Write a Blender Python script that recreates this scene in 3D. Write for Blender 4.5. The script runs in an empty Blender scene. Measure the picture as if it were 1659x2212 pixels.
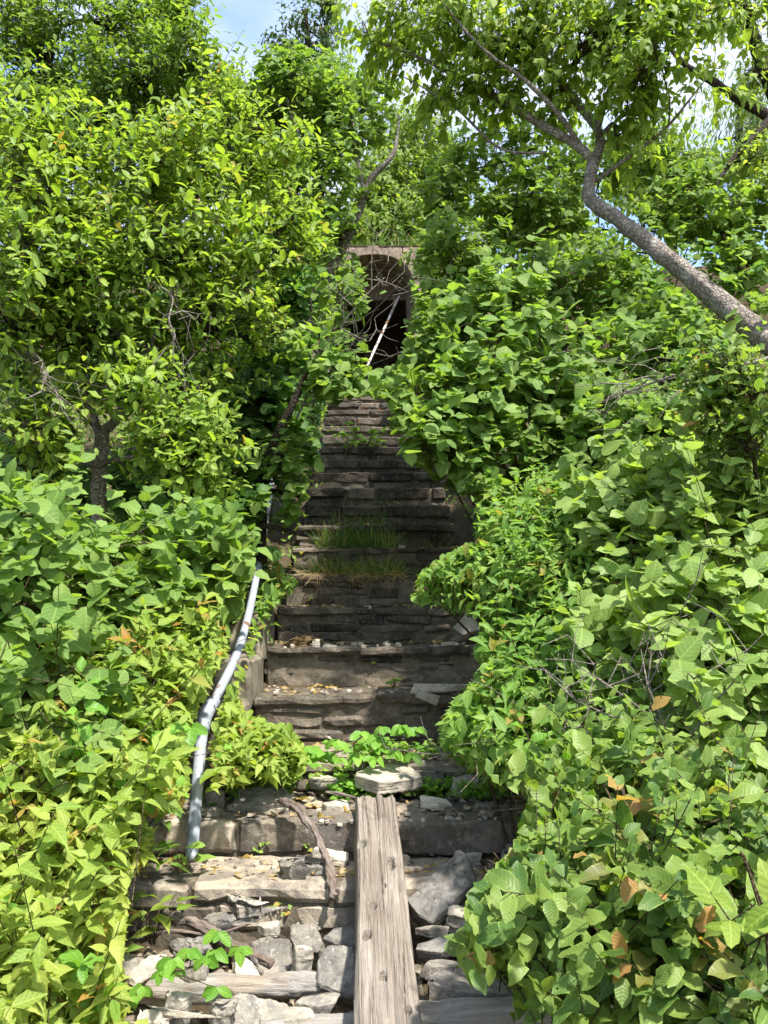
import bpy, bmesh, math, random
import numpy as np
from mathutils import Vector, Matrix, noise, Euler

random.seed(7)
RS = np.random.RandomState(11)
R = math.radians
S = bpy.context.scene
COL = S.collection

# ------------------------------------------------------------------ camera, sky, sun
FPX, CX, CY = 1736.0, 829.5, 1106.0          # focal length and centre, in pixels of a 1659 x 2212 picture
EYE = Vector((0, 0, 1.6))
PITCH = math.atan(194.0 / FPX)
cam = bpy.data.cameras.new('camera')
cam.sensor_fit = 'VERTICAL'; cam.sensor_height = 36.0
cam.lens = FPX / 2212.0 * 36.0
cam.clip_start = 0.05; cam.clip_end = 2000
co = bpy.data.objects.new('camera', cam); COL.objects.link(co)
co.location = EYE; co.rotation_euler = (R(90) + PITCH, 0, 0)
S.camera = co

SUN = Vector((0.34, -0.36, 0.87)).normalized()
sun_el = math.asin(SUN.z)
sun_az = math.atan2(SUN.x, SUN.y)             # clockwise from +Y
w = bpy.data.worlds.new('World'); S.world = w; w.use_nodes = True
nt = w.node_tree; nt.nodes.clear()
def wn(t, **k):
    n = nt.nodes.new(t)
    for a, b in k.items(): setattr(n, a, b)
    return n
sky = wn('ShaderNodeTexSky', sky_type='NISHITA', sun_disc=False, sun_elevation=sun_el, sun_rotation=sun_az)
b1 = wn('ShaderNodeBackground'); b1.inputs[1].default_value = 0.15
b2 = wn('ShaderNodeBackground'); b2.inputs[0].default_value = (0.93, 0.95, 1, 1); b2.inputs[1].default_value = 0.50
tc = wn('ShaderNodeTexCoord'); mp = wn('ShaderNodeMapping'); mp.inputs['Scale'].default_value = (1, 1, 2.2)
mp.inputs['Location'].default_value = (1.35, 0.6, 0.4)
nz = wn('ShaderNodeTexNoise'); nz.inputs['Scale'].default_value = 3.2; nz.inputs['Detail'].default_value = 7; nz.inputs['Roughness'].default_value = 0.55
rp = wn('ShaderNodeValToRGB'); rp.color_ramp.elements[0].position = 0.38; rp.color_ramp.elements[1].position = 0.76
mx = wn('ShaderNodeMixShader'); out = wn('ShaderNodeOutputWorld')
L = nt.links.new
L(sky.outputs[0], b1.inputs[0]); L(tc.outputs['Generated'], mp.inputs[0]); L(mp.outputs[0], nz.inputs[0])
L(nz.outputs[0], rp.inputs[0]); L(rp.outputs[0], mx.inputs[0]); L(b1.outputs[0], mx.inputs[1]); L(b2.outputs[0], mx.inputs[2])
L(mx.outputs[0], out.inputs[0])

sl = bpy.data.lights.new('sun', 'SUN'); sl.energy = 3.6; sl.angle = R(3.0); sl.color = (1, 0.965, 0.90)
so = bpy.data.objects.new('sun', sl); COL.objects.link(so)
so.rotation_euler = SUN.to_track_quat('Z', 'Y').to_euler(); so.location = (3, -5, 20)

S.view_settings.view_transform = 'Standard'; S.view_settings.look = 'None'
S.view_settings.exposure = 1.56; S.view_settings.gamma = 1
S.render.engine = 'CYCLES'
S.cycles.max_bounces = 7; S.cycles.diffuse_bounces = 4; S.cycles.glossy_bounces = 2
S.cycles.transmission_bounces = 5; S.cycles.transparent_max_bounces = 4
S.cycles.use_denoising = True
S.cycles.caustics_reflective = False; S.cycles.caustics_refractive = False

# ------------------------------------------------------------------ helpers
def ray(px, py):
    u = (px - CX) / FPX; v = (CY - py) / FPX
    return Vector((u, math.cos(PITCH) - v * math.sin(PITCH), math.sin(PITCH) + v * math.cos(PITCH)))
def P(px, py, d):
    r = ray(px, py)
    return EYE + r * (d / r.y)

def tag(o, label=None, cat=None, group=None, kind=None):
    if label: o['label'] = label
    if cat: o['category'] = cat
    if group: o['group'] = group
    if kind: o['kind'] = kind
    return o
def empty(name, loc, label, cat, group=None):
    o = bpy.data.objects.new(name, None); COL.objects.link(o); o.location = loc
    o.empty_display_size = 0.1
    return tag(o, label, cat, group)
def link_mesh(name, me, mats, parent=None):
    o = bpy.data.objects.new(name, me); COL.objects.link(o)
    for m in (mats if isinstance(mats, (list, tuple)) else [mats]): me.materials.append(m)
    if parent is not None:
        o.parent = parent
        o.matrix_parent_inverse = Matrix.Translation(-parent.location)
    return o

class Buf:
    """vertices, faces and two per-vertex attributes, gathered as arrays and linked as one mesh"""
    def __init__(s): s.v = []; s.f3 = []; s.f4 = []; s.a = []; s.y = []; s.n = 0
    def add(s, v, f3=None, f4=None, a=None, y=None):
        v = np.asarray(v, np.float32).reshape(-1, 3); k = len(v)
        if f3 is not None and len(f3): s.f3.append(np.asarray(f3, np.int64) + s.n)
        if f4 is not None and len(f4): s.f4.append(np.asarray(f4, np.int64) + s.n)
        s.v.append(v); s.n += k
        s.a.append(np.zeros((k, 3), np.float32) if a is None else np.asarray(a, np.float32).reshape(-1, 3))
        s.y.append(np.zeros(k, np.float32) if y is None else np.asarray(y, np.float32).reshape(-1))
    def build(s, name, mats, parent=None, smooth=True):
        me = bpy.data.meshes.new(name)
        if s.n:
            v = np.concatenate(s.v)
            f3 = np.concatenate(s.f3) if s.f3 else np.zeros((0, 3), np.int64)
            f4 = np.concatenate(s.f4) if s.f4 else np.zeros((0, 4), np.int64)
            me.vertices.add(len(v)); me.vertices.foreach_set('co', v.ravel())
            nl = f3.size + f4.size
            me.loops.add(nl); me.loops.foreach_set('vertex_index', np.concatenate([f3.ravel(), f4.ravel()]).astype(np.int32))
            me.polygons.add(len(f3) + len(f4))
            st = np.concatenate([np.arange(len(f3)) * 3, f3.size + np.arange(len(f4)) * 4]).astype(np.int32)
            me.polygons.foreach_set('loop_start', st)
            me.polygons.foreach_set('use_smooth', np.full(len(st), smooth))
            at = me.attributes.new('leaf', 'FLOAT_VECTOR', 'POINT'); at.data.foreach_set('vector', np.concatenate(s.a).ravel())
            at = me.attributes.new('young', 'FLOAT', 'POINT'); at.data.foreach_set('value', np.concatenate(s.y))
            me.update(); me.validate()
        return link_mesh(name, me, mats, parent)

def nrm(a): return a / np.maximum(np.linalg.norm(a, axis=-1, keepdims=True), 1e-9)

# where nothing grows: the flight of steps, the pipe, the doorway and the openings to the sky (picture outlines, share of leaves kept)
OPEN = [([(690,890),(760,850),(840,860),(850,960),(900,1010),(960,1060),(1030,1080),(1030,1170),(960,1200),(905,1240),(890,1300),(960,1320),(1035,1330),(1040,1460),(960,1540),(945,1600),(1010,1660),(1060,1680),(1150,1720),(1120,1800),(1110,1850),(1030,1930),(1000,2000),(985,2080),(1000,2110),(1120,2150),(1080,2230),(290,2230),(255,2090),(270,2000),(270,1900),(330,1850),(310,1760),(420,1735),(480,1700),(640,1690),(670,1640),(630,1580),(530,1545),(505,1500),(560,1370),(600,1300),(650,1260),(600,1230),(610,1160),(650,1120),(660,1040),(695,1000),(692,945)], .0),
        ([(385,1870),(400,1650),(412,1535),(490,1400),(538,1250),(570,1120),(590,1040),(604,1040),(588,1120),(562,1260),(533,1425),(470,1560),(452,1870)], .0),
        ([(790,805),(795,650),(788,585),(805,545),(850,540),(872,600),(876,780)], .06),
        ([(175,1150),(185,960),(160,900),(290,880),(240,990),(250,1150)], .22), ([(1060,960),(1130,960),(1140,1080),(1080,1070)], .25), ([(470,1340),(560,1320),(545,1370),(480,1400)], .3),
        ([(455,-60),(700,-60),(690,110),(600,75),(470,55)], .25), ([(735,-60),(800,-60),(800,60),(740,70)], .3), ([(865,95),(950,100),(930,180),(870,160)], .4),
        ([(1450,100),(1580,90),(1600,220),(1570,340),(1470,310),(1440,200)], .30), ([(1300,425),(1440,505),(1560,600),(1680,690),(1680,800),(1500,655),(1275,480),(1255,400),(1280,330),(1310,340)], .2), ([(1090,-60),(1120,-60),(1110,60),(1085,40)], .4)]
OPEN = [(np.array(a, float), b) for a, b in OPEN]
PRUNE = [False]
def inside(poly, x, y):
    r = np.zeros(len(x), bool); j = len(poly) - 1
    for i in range(len(poly)):
        xi, yi = poly[i]; xj, yj = poly[j]
        c = ((yi > y) != (yj > y)) & (x < (xj - xi) * (y - yi) / (yj - yi + 1e-12) + xi)
        r ^= c; j = i
    return r
def allowed(Q, other=None):
    n = len(Q)
    if not PRUNE[0]: return np.ones(n, bool)
    Q = np.asarray(Q) - np.array(EYE)
    c_, s_ = math.cos(PITCH), math.sin(PITCH)
    f = np.maximum(Q[:, 1] * c_ + Q[:, 2] * s_, .05); u = -Q[:, 1] * s_ + Q[:, 2] * c_
    x = CX + FPX * Q[:, 0] / f; y = CY - FPX * u / f
    ok = np.ones(n, bool)
    for poly, keep in OPEN: ok &= ~(inside(poly, x, y) & (RS.uniform(0, 1, n) > keep))
    return ok

def segs(buf, A, B, ra, rb, k=4):
    """many straight tapering twigs at once"""
    A = np.asarray(A, float).reshape(-1, 3); B = np.asarray(B, float).reshape(-1, 3); n = len(A)
    if n == 0: return
    ra = np.broadcast_to(np.asarray(ra, float), (n,)); rb = np.broadcast_to(np.asarray(rb, float), (n,))
    if PRUNE[0]:
        ok = allowed(B) & allowed((A + B) / 2) & allowed(A * .75 + B * .25); A, B, ra, rb = A[ok], B[ok], ra[ok], rb[ok]; n = len(A)
        if n == 0: return
    t = nrm(B - A); h = np.where(np.abs(t[:, 2:3]) > 0.9, np.array([[1., 0, 0]]), np.array([[0, 0, 1.]]))
    s1 = nrm(np.cross(t, h)); s2 = np.cross(t, s1)
    V = np.zeros((n, 2 * k, 3))
    for i in range(k):
        c, s_ = math.cos(2 * math.pi * i / k), math.sin(2 * math.pi * i / k)
        o = s1 * c + s2 * s_
        V[:, i] = A + o * ra[:, None]; V[:, k + i] = B + o * rb[:, None]
    q = np.array([[i, (i + 1) % k, k + (i + 1) % k, k + i] for i in range(k)])
    F = (np.arange(n) * 2 * k)[:, None, None] + q[None]
    buf.add(V, f4=F.reshape(-1, 4))

def catmull(pts, sub):
    out_ = []
    p = [pts[0]] + list(pts) + [pts[-1]]
    for i in range(1, len(p) - 2):
        a, b, c, d = (np.asarray(q, float) for q in p[i - 1:i + 3])
        for j in range(sub):
            t = j / sub
            out_.append(0.5 * (2 * b + (c - a) * t + (2 * a - 5 * b + 4 * c - d) * t * t + (3 * b - a - 3 * c + d) * t ** 3))
    out_.append(np.asarray(pts[-1], float))
    return np.array(out_)

def tube(buf, pts4, k=10, sub=5, rough=0.12, seed=0, cap=True, fine=9.0, ridge=0.0):
    """curved tapering tube through (x,y,z,r) points, with a lumpy bark outline"""
    c = catmull(pts4, sub); n = len(c)
    X = c[:, :3]; r = np.maximum(c[:, 3], 0.0008)
    t = nrm(np.gradient(X, axis=0))
    ref = np.array([0.31, -0.62, 0.72]); V = []
    s1 = nrm(np.cross(t[0], ref))
    for i in range(n):
        s1 = nrm(s1 - t[i] * np.dot(s1, t[i])); s2 = np.cross(t[i], s1)
        for j in range(k):
            a = 2 * math.pi * j / k
            o = s1 * math.cos(a) + s2 * math.sin(a)
            q = X[i] + o * r[i]
            f = 1 + rough * noise.noise(Vector(q) * fine + Vector((seed, 0, 0))) * 1.4 + rough * 0.6 * noise.noise(Vector(q) * fine * 4)
            if ridge: f += ridge * noise.noise(Vector((math.cos(a) * 2.3, math.sin(a) * 2.3, i * .11 + seed))) + ridge * .5 * noise.noise(Vector((math.cos(a) * 5, math.sin(a) * 5, i * .2 + seed)))
            V.append(X[i] + o * r[i] * f)
    F = [[i * k + j, i * k + (j + 1) % k, (i + 1) * k + (j + 1) % k, (i + 1) * k + j] for i in range(n - 1) for j in range(k)]
    T = []
    if cap:
        V += [X[0], X[-1]]; a, b = n * k, n * k + 1
        T += [[a, (j + 1) % k, j] for j in range(k)] + [[b, (n - 1) * k + j, (n - 1) * k + (j + 1) % k] for j in range(k)]
    buf.add(np.array(V), f3=T, f4=F)
    return X, r

# ------------------------------------------------------------------ materials
def mat(name):
    m = bpy.data.materials.new(name); m.use_nodes = True
    t = m.node_tree; t.nodes.clear()
    return m, t
def nd(t, ty, ins=None, **k):
    n = t.nodes.new(ty)
    for a, b in k.items(): setattr(n, a, b)
    for a, b in (ins or {}).items(): n.inputs[a].default_value = b
    return n
def ramp(t, src, stops):
    n = t.nodes.new('ShaderNodeValToRGB'); e = n.color_ramp.elements
    while len(e) < len(stops): e.new(0.5)
    for i, (p, c) in enumerate(stops):
        e[i].position = p; e[i].color = (c, c, c, 1) if not isinstance(c, (tuple, list)) else (*c, 1)
    t.links.new(src, n.inputs[0]); return n.outputs[0]
def mixc(t, f, a, b, blend='MIX'):
    n = t.nodes.new('ShaderNodeMix'); n.data_type = 'RGBA'; n.blend_type = blend
    for s, i in ((f, 0), (a, 6), (b, 7)):
        if hasattr(s, 'links'): t.links.new(s, n.inputs[i])
        elif i == 0: n.inputs[0].default_value = s
        else: n.inputs[i].default_value = (*s, 1)
    return n.outputs[2]
def mth(t, op, a, b=0.0, c=None):
    n = t.nodes.new('ShaderNodeMath'); n.operation = op
    for i, s in enumerate((a, b, c)):
        if s is None: continue
        if hasattr(s, 'links'): t.links.new(s, n.inputs[i])
        else: n.inputs[i].default_value = s
    return n.outputs[0]
def noi(t, vec, scale, detail=5, rough=0.6, dist=0.0):
    n = nd(t, 'ShaderNodeTexNoise', {'Scale': scale, 'Detail': detail, 'Roughness': rough, 'Distortion': dist})
    if vec is not None: t.links.new(vec, n.inputs['Vector'])
    return n.outputs[0]
def finish(t, col, rough=0.85, bump=None, bstr=0.5, bdist=0.01, spec=0.25, metal=0.0):
    p = nd(t, 'ShaderNodeBsdfPrincipled', {'Roughness': rough if not hasattr(rough, 'links') else 0.8, 'Specular IOR Level': spec, 'Metallic': metal})
    if hasattr(rough, 'links'): t.links.new(rough, p.inputs['Roughness'])
    if hasattr(col, 'links'): t.links.new(col, p.inputs['Base Color'])
    else: p.inputs['Base Color'].default_value = (*col, 1)
    if bump is not None:
        b = nd(t, 'ShaderNodeBump', {'Strength': bstr, 'Distance': bdist}); t.links.new(bump, b.inputs['Height'])
        t.links.new(b.outputs[0], p.inputs['Normal'])
    o = nd(t, 'ShaderNodeOutputMaterial'); t.links.new(p.outputs[0], o.inputs[0])

def leaf_mat(name, ca, cb, young, trans=0.42, tcol=None, rough=0.42, veins=7.0, vein_amt=0.25, edge=0.0, holes=False):
    ca = (ca[0] * 1.19, ca[1] * 1.12, ca[2] * 1.10); cb = (cb[0] * 1.22, cb[1] * 1.14, cb[2] * 1.20); trans = min(.60, trans + .06)
    m, t = mat(name)
    at = nd(t, 'ShaderNodeAttribute', attribute_name='leaf'); sp = nd(t, 'ShaderNodeSeparateXYZ'); t.links.new(at.outputs['Vector'], sp.inputs[0])
    u, v, r = sp.outputs
    ya = nd(t, 'ShaderNodeAttribute', attribute_name='young')
    geo = nd(t, 'ShaderNodeNewGeometry')
    n1 = noi(t, geo.outputs['Position'], 9, 3)
    n0 = noi(t, geo.outputs['Position'], 3.2, 3)
    f = mth(t, 'ADD', mth(t, 'ADD', mth(t, 'MULTIPLY', r, 0.62), mth(t, 'MULTIPLY', n1, 0.45)), mth(t, 'MULTIPLY', mth(t, 'SUBTRACT', n0, 0.5), 1.1))
    c = ramp(t, f, [(0.18, ca), (0.9, cb)])
    # flecks, worn edges and the odd browned spot
    n2 = noi(t, geo.outputs['Position'], 75, 3)
    c = mixc(t, mth(t, 'MULTIPLY', ramp(t, n2, [(0.62, 0.0), (0.74, 1.0)]), 0.28), c, tuple(min(1, x * 1.7 + 0.02) for x in cb))
    n3 = noi(t, geo.outputs['Position'], 120, 2)
    c = mixc(t, mth(t, 'MULTIPLY', ramp(t, n3, [(0.72, 0.0), (0.76, 1.0)]), 0.55), c, (0.11, 0.075, 0.03))
    au = mth(t, 'ABSOLUTE', u)
    mid = ramp(t, au, [(0.03, 1.0), (0.10, 0.0)])
    sv = mth(t, 'SINE', mth(t, 'MULTIPLY', mth(t, 'SUBTRACT', v, mth(t, 'MULTIPLY', au, 0.22)), veins * 6.283))
    side = ramp(t, sv, [(0.72, 0.0), (0.98, 1.0)])
    c = mixc(t, mth(t, 'MULTIPLY', mth(t, 'MAXIMUM', mid, mth(t, 'MULTIPLY', side, 0.6)), vein_amt), c, tuple(min(1, x * 1.9 + 0.03) for x in cb))
    if edge: c = mixc(t, mth(t, 'MULTIPLY', ramp(t, au, [(0.74, 0.0), (0.97, 1.0)]), edge), c, tuple(min(1, x * 1.6 + .03) for x in cb))
    c = mixc(t, ya.outputs['Fac'], c, young)
    p = nd(t, 'ShaderNodeBsdfPrincipled', {'Roughness': rough + .08, 'Specular IOR Level': 0.24})
    t.links.new(c, p.inputs['Base Color'])
    h = mth(t, 'ADD', mth(t, 'MULTIPLY', sv, -0.35), mth(t, 'MULTIPLY', noi(t, geo.outputs['Position'], 160, 2), 0.6))
    b = nd(t, 'ShaderNodeBump', {'Strength': 0.28, 'Distance': 0.002}); t.links.new(h, b.inputs['Height']); t.links.new(b.outputs[0], p.inputs['Normal'])
    tr = nd(t, 'ShaderNodeBsdfTranslucent')
    tc_ = mixc(t, 1.0, c, tcol or (1.55, 1.55, 0.60), 'MULTIPLY'); t.links.new(tc_, tr.inputs[0])
    ms = nd(t, 'ShaderNodeMixShader', {0: trans}); t.links.new(p.outputs[0], ms.inputs[1]); t.links.new(tr.outputs[0], ms.inputs[2])
    o = nd(t, 'ShaderNodeOutputMaterial')
    if holes:
        tp = nd(t, 'ShaderNodeBsdfTransparent'); hm = nd(t, 'ShaderNodeMixShader')
        t.links.new(ramp(t, noi(t, geo.outputs['Position'], 48, 2), [(0.700, 0.0), (0.702, 1.0)]), hm.inputs[0]); t.links.new(ms.outputs[0], hm.inputs[1]); t.links.new(tp.outputs[0], hm.inputs[2])
        t.links.new(hm.outputs[0], o.inputs[0])
    else: t.links.new(ms.outputs[0], o.inputs[0])
    return m
M = {}
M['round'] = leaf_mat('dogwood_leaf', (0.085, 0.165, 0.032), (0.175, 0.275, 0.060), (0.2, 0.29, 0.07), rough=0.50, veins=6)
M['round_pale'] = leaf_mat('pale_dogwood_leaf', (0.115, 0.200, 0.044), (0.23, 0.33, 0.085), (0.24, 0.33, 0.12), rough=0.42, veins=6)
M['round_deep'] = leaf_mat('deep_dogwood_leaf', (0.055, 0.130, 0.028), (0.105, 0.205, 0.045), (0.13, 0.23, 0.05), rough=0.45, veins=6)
M['oval'] = leaf_mat('plum_leaf', (0.105, 0.195, 0.028), (0.235, 0.335, 0.055), (0.30, 0.20, 0.055), rough=0.36, veins=8)
M['oval_deep'] = leaf_mat('tall_tree_leaf', (0.070, 0.140, 0.026), (0.165, 0.26, 0.045), (0.2, 0.24, 0.05), veins=8)
M['point'] = leaf_mat('pointed_leaf', (0.125, 0.215, 0.028), (0.255, 0.340, 0.062), (0.38, 0.19, 0.06), rough=0.45, veins=6)
M['point_gold'] = leaf_mat('golden_pointed_leaf', (0.145, 0.225, 0.030), (0.30, 0.365, 0.072), (0.42, 0.19, 0.06), rough=0.45, veins=6)
M['point_green'] = leaf_mat('pointed_green_leaf', (0.085, 0.185, 0.030), (0.185, 0.300, 0.058), (0.30, 0.24, 0.06), rough=0.45, veins=6)
M['ovate'] = leaf_mat('crown_leaf', (0.105, 0.190, 0.030), (0.235, 0.325, 0.055), (0.3, 0.3, 0.05), trans=0.5, veins=6)
M['cherry'] = leaf_mat('wavy_leaf', (0.055, 0.125, 0.030), (0.19, 0.280, 0.055), (0.48, 0.24, 0.09), rough=0.34, veins=8, vein_amt=0.12, edge=.55, holes=True)
M['creeper'] = leaf_mat('creeper_leaf', (0.085, 0.215, 0.026), (0.185, 0.35, 0.05), (0.25, 0.3, 0.05), rough=0.33, veins=6)
M['herb'] = leaf_mat('herb_leaf', (0.16, 0.26, 0.045), (0.26, 0.38, 0.09), (0.5, 0.3, 0.08), rough=0.6, veins=4)
M['far'] = leaf_mat('far_leaf', (0.085, 0.165, 0.030), (0.215, 0.30, 0.055), (0.25, 0.3, 0.06), trans=0.5, veins=3, vein_amt=0.05)
M['cedar'] = leaf_mat('cedar_leaf', (0.045, 0.095, 0.04), (0.10, 0.15, 0.06), (0.28, 0.17, 0.08), trans=0.2, veins=3, vein_amt=0.0)
M['willow'] = leaf_mat('willow_leaf', (0.10, 0.17, 0.06), (0.19, 0.27, 0.10), (0.2, 0.25, 0.1), trans=0.45, veins=3, vein_amt=0.0)
M['grass'] = leaf_mat('grass_blade', (0.045, 0.105, 0.02), (0.105, 0.185, 0.04), (0.46, 0.33, 0.16), trans=0.35, veins=1, vein_amt=0.0)

def bark_mat(name, ca, cb, cc, scale=1.0):
    m, t = mat(name)
    tcn = nd(t, 'ShaderNodeTexCoord'); g = tcn.outputs['Object']
    n1 = noi(t, g, 34 * scale, 8, 0.72, 1.6); n2 = noi(t, g, 9 * scale, 5, .65, .5); n3 = noi(t, g, 120 * scale, 4, .7)
    vo = nd(t, 'ShaderNodeTexVoronoi', {'Scale': 30 * scale, 'Randomness': 1.0}, feature='DISTANCE_TO_EDGE')
    wv = nd(t, 'ShaderNodeVectorMath', operation='ADD'); t.links.new(g, wv.inputs[0])
    nn = nd(t, 'ShaderNodeTexNoise', {'Scale': 14 * scale, 'Detail': 3}); t.links.new(g, nn.inputs['Vector'])
    sc = nd(t, 'ShaderNodeVectorMath', operation='SCALE'); sc.inputs['Scale'].default_value = 0.10 / scale; t.links.new(nn.outputs['Color'], sc.inputs[0])
    t.links.new(sc.outputs[0], wv.inputs[1]); t.links.new(wv.outputs[0], vo.inputs['Vector'])
    crack = ramp(t, vo.outputs['Distance'], [(0.0, 0.0), (0.16, 1.0)])
    c = ramp(t, n1, [(0.32, ca), (0.64, cb)])
    c = mixc(t, mth(t, 'MULTIPLY', ramp(t, n2, [(0.55, 0.0), (0.63, 1.0)]), 0.75), c, cc)
    c = mixc(t, mth(t, 'MULTIPLY', mth(t, 'SUBTRACT', 1.0, crack), 0.36), c, tuple(x * .45 for x in ca))
    h = mth(t, 'ADD', mth(t, 'ADD', n1, mth(t, 'MULTIPLY', n3, 0.4)), mth(t, 'MULTIPLY', crack, .7))
    finish(t, c, 0.92, h, 1.0, 0.02 / scale, 0.12)
    return m
M['bark'] = bark_mat('grey_brown_bark', (0.22, 0.18, 0.145), (0.44, 0.375, 0.315), (0.56, 0.52, 0.46))
M['bark_dark'] = bark_mat('dark_bark', (0.035, 0.028, 0.022), (0.10, 0.08, 0.062), (0.15, 0.13, 0.105))
M['twig'] = bark_mat('grey_twig_bark', (0.19, 0.155, 0.125), (0.38, 0.33, 0.275), (0.46, 0.42, 0.36), 2.0)
M['stem'] = bark_mat('brown_stem_bark', (0.07, 0.05, 0.03), (0.17, 0.125, 0.075), (0.2, 0.18, 0.1), 2.0)

def stone_mat(name, lo, mid, hi, lichen, lich_amt=0.5, scale=1.0, bump=0.7, attr=False, stain=None, sscale=3.1, samt=0.75):
    lo, mid, hi, lichen = (tuple(x * k for x, k in zip(q, (1.04, 1.0, .92))) for q in (lo, mid, hi, lichen))
    m, t = mat(name)
    tcn = nd(t, 'ShaderNodeTexCoord'); oi = nd(t, 'ShaderNodeObjectInfo')
    ad = nd(t, 'ShaderNodeVectorMath', operation='ADD'); t.links.new(tcn.outputs['Object'], ad.inputs[0])
    if not attr:
        sc = nd(t, 'ShaderNodeVectorMath', operation='SCALE'); sc.inputs[0].default_value = (13, 7, 5); t.links.new(oi.outputs['Random'], sc.inputs['Scale'])
        t.links.new(sc.outputs[0], ad.inputs[1])
    g = ad.outputs[0]
    n1 = noi(t, g, 7 * scale, 9, 0.68, 0.3); n2 = noi(t, g, 38 * scale, 5, 0.7); n3 = noi(t, g, 150 * scale, 4, 0.7)
    f = mth(t, 'ADD', mth(t, 'MULTIPLY', n1, 0.62), mth(t, 'MULTIPLY', n2, 0.38))
    if attr:
        at = nd(t, 'ShaderNodeAttribute', attribute_name='tone')
        f = mth(t, 'ADD', f, mth(t, 'MULTIPLY', mth(t, 'SUBTRACT', at.outputs['Fac'], 0.5), 0.24))
    else:
        f = mth(t, 'ADD', f, mth(t, 'MULTIPLY', mth(t, 'SUBTRACT', oi.outputs['Random'], 0.5), 0.16))
    c = ramp(t, f, [(0.36, lo), (0.5, mid), (0.66, hi)])
    if stain is not None:
        n4 = noi(t, g, sscale * scale, 6, 0.65, 0.8)
        c = mixc(t, mth(t, 'MULTIPLY', ramp(t, n4, [(0.50, 0.0), (0.58, 1.0)]), samt), c, stain)
    sp = ramp(t, noi(t, g, 55 * scale, 4, 0.75), [(0.58, 0.0), (0.66, 1.0)])
    c = mixc(t, mth(t, 'MULTIPLY', sp, lich_amt), c, lichen)
    sp2 = ramp(t, noi(t, g, 95 * scale, 3, 0.7), [(0.62, 0.0), (0.68, 1.0)])
    c = mixc(t, mth(t, 'MULTIPLY', sp2, 0.45), c, tuple(x * 0.4 for x in lo))
    h = mth(t, 'ADD', mth(t, 'MULTIPLY', n2, 0.7), mth(t, 'MULTIPLY', n3, 0.3))
    finish(t, c, 0.92, h, bump, 0.012 / scale, 0.2)
    return m
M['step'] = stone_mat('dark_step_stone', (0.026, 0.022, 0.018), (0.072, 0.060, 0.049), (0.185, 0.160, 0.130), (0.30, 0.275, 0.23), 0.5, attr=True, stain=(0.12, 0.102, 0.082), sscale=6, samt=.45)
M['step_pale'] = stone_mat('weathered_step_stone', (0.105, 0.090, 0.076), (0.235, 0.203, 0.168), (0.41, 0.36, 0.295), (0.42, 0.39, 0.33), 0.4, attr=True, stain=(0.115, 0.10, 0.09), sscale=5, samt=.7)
M['mortar'] = stone_mat('old_mortar', (0.05, 0.042, 0.033), (0.105, 0.09, 0.07), (0.20, 0.172, 0.135), (0.3, 0.27, 0.22), 0.3)
M['concrete'] = stone_mat('mossy_concrete', (0.09, 0.078, 0.062), (0.175, 0.155, 0.125), (0.29, 0.26, 0.21), (0.12, 0.13, 0.07), 0.35)
M['pale'] = stone_mat('pale_limestone', (0.20, 0.18, 0.152), (0.385, 0.35, 0.30), (0.56, 0.515, 0.445), (0.22, 0.21, 0.19), 0.35, stain=(0.24, 0.225, 0.20), sscale=11, samt=.6)
M['grey'] = stone_mat('grey_limestone', (0.125, 0.115, 0.105), (0.25, 0.23, 0.205), (0.43, 0.395, 0.345), (0.50, 0.465, 0.41), 0.5, stain=(0.13, 0.123, 0.118), sscale=9, samt=.65)
M['dark'] = stone_mat('dark_limestone', (0.06, 0.057, 0.055), (0.13, 0.123, 0.117), (0.24, 0.225, 0.205), (0.42, 0.395, 0.36), 0.45, stain=(0.25, 0.235, 0.21), sscale=12, samt=.5)
M['brown'] = stone_mat('brown_stone', (0.09, 0.06, 0.03), (0.17, 0.12, 0.065), (0.26, 0.2, 0.12), (0.3, 0.25, 0.17), 0.3)
M['rubble'] = stone_mat('rubble_chips', (0.10, 0.083, 0.064), (0.225, 0.19, 0.15), (0.42, 0.375, 0.31), (0.3, 0.27, 0.23), 0.3, attr=True)
M['pink'] = stone_mat('pinkish_masonry', (0.15, 0.115, 0.09), (0.29, 0.23, 0.185), (0.45, 0.39, 0.33), (0.55, 0.52, 0.47), 0.4)
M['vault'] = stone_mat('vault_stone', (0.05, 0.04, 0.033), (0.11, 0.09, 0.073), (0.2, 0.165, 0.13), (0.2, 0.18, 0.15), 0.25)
M['soil'] = stone_mat('hillside_soil', (0.022, 0.017, 0.010), (0.055, 0.041, 0.024), (0.105, 0.083, 0.05), (0.06, 0.09, 0.03), 0.35, 0.8)

def wood_mat(name, lo, mid, hi, axis, scale=1.0, warm=(0.3, 0.2, 0.12)):
    m, t = mat(name)
    tcn = nd(t, 'ShaderNodeTexCoord'); mpn = nd(t, 'ShaderNodeMapping')
    s = [46.0 * scale] * 3; s[axis] = 2.2 * scale; mpn.inputs['Scale'].default_value = s
    t.links.new(tcn.outputs['Object'], mpn.inputs[0])
    n1 = noi(t, mpn.outputs[0], 1.0, 8, 0.7, 0.6); n2 = noi(t, tcn.outputs['Object'], 5 * scale, 4); n3 = noi(t, mpn.outputs[0], 2.6, 5, 0.7)
    c = ramp(t, n1, [(0.28, lo), (0.46, mid), (0.7, hi)])
    c = mixc(t, mth(t, 'MULTIPLY', ramp(t, n2, [(0.5, 0.0), (0.72, 1.0)]), 0.45), c, warm)
    c = mixc(t, mth(t, 'MULTIPLY', ramp(t, n3, [(0.27, 1.0), (0.36, 0.0)]), 0.8), c, tuple(x * 0.4 for x in lo))
    finish(t, c, 0.88, mth(t, 'ADD', n1, mth(t, 'MULTIPLY', n3, 0.8)), 1.0, 0.012, 0.15)
    return m
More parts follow.
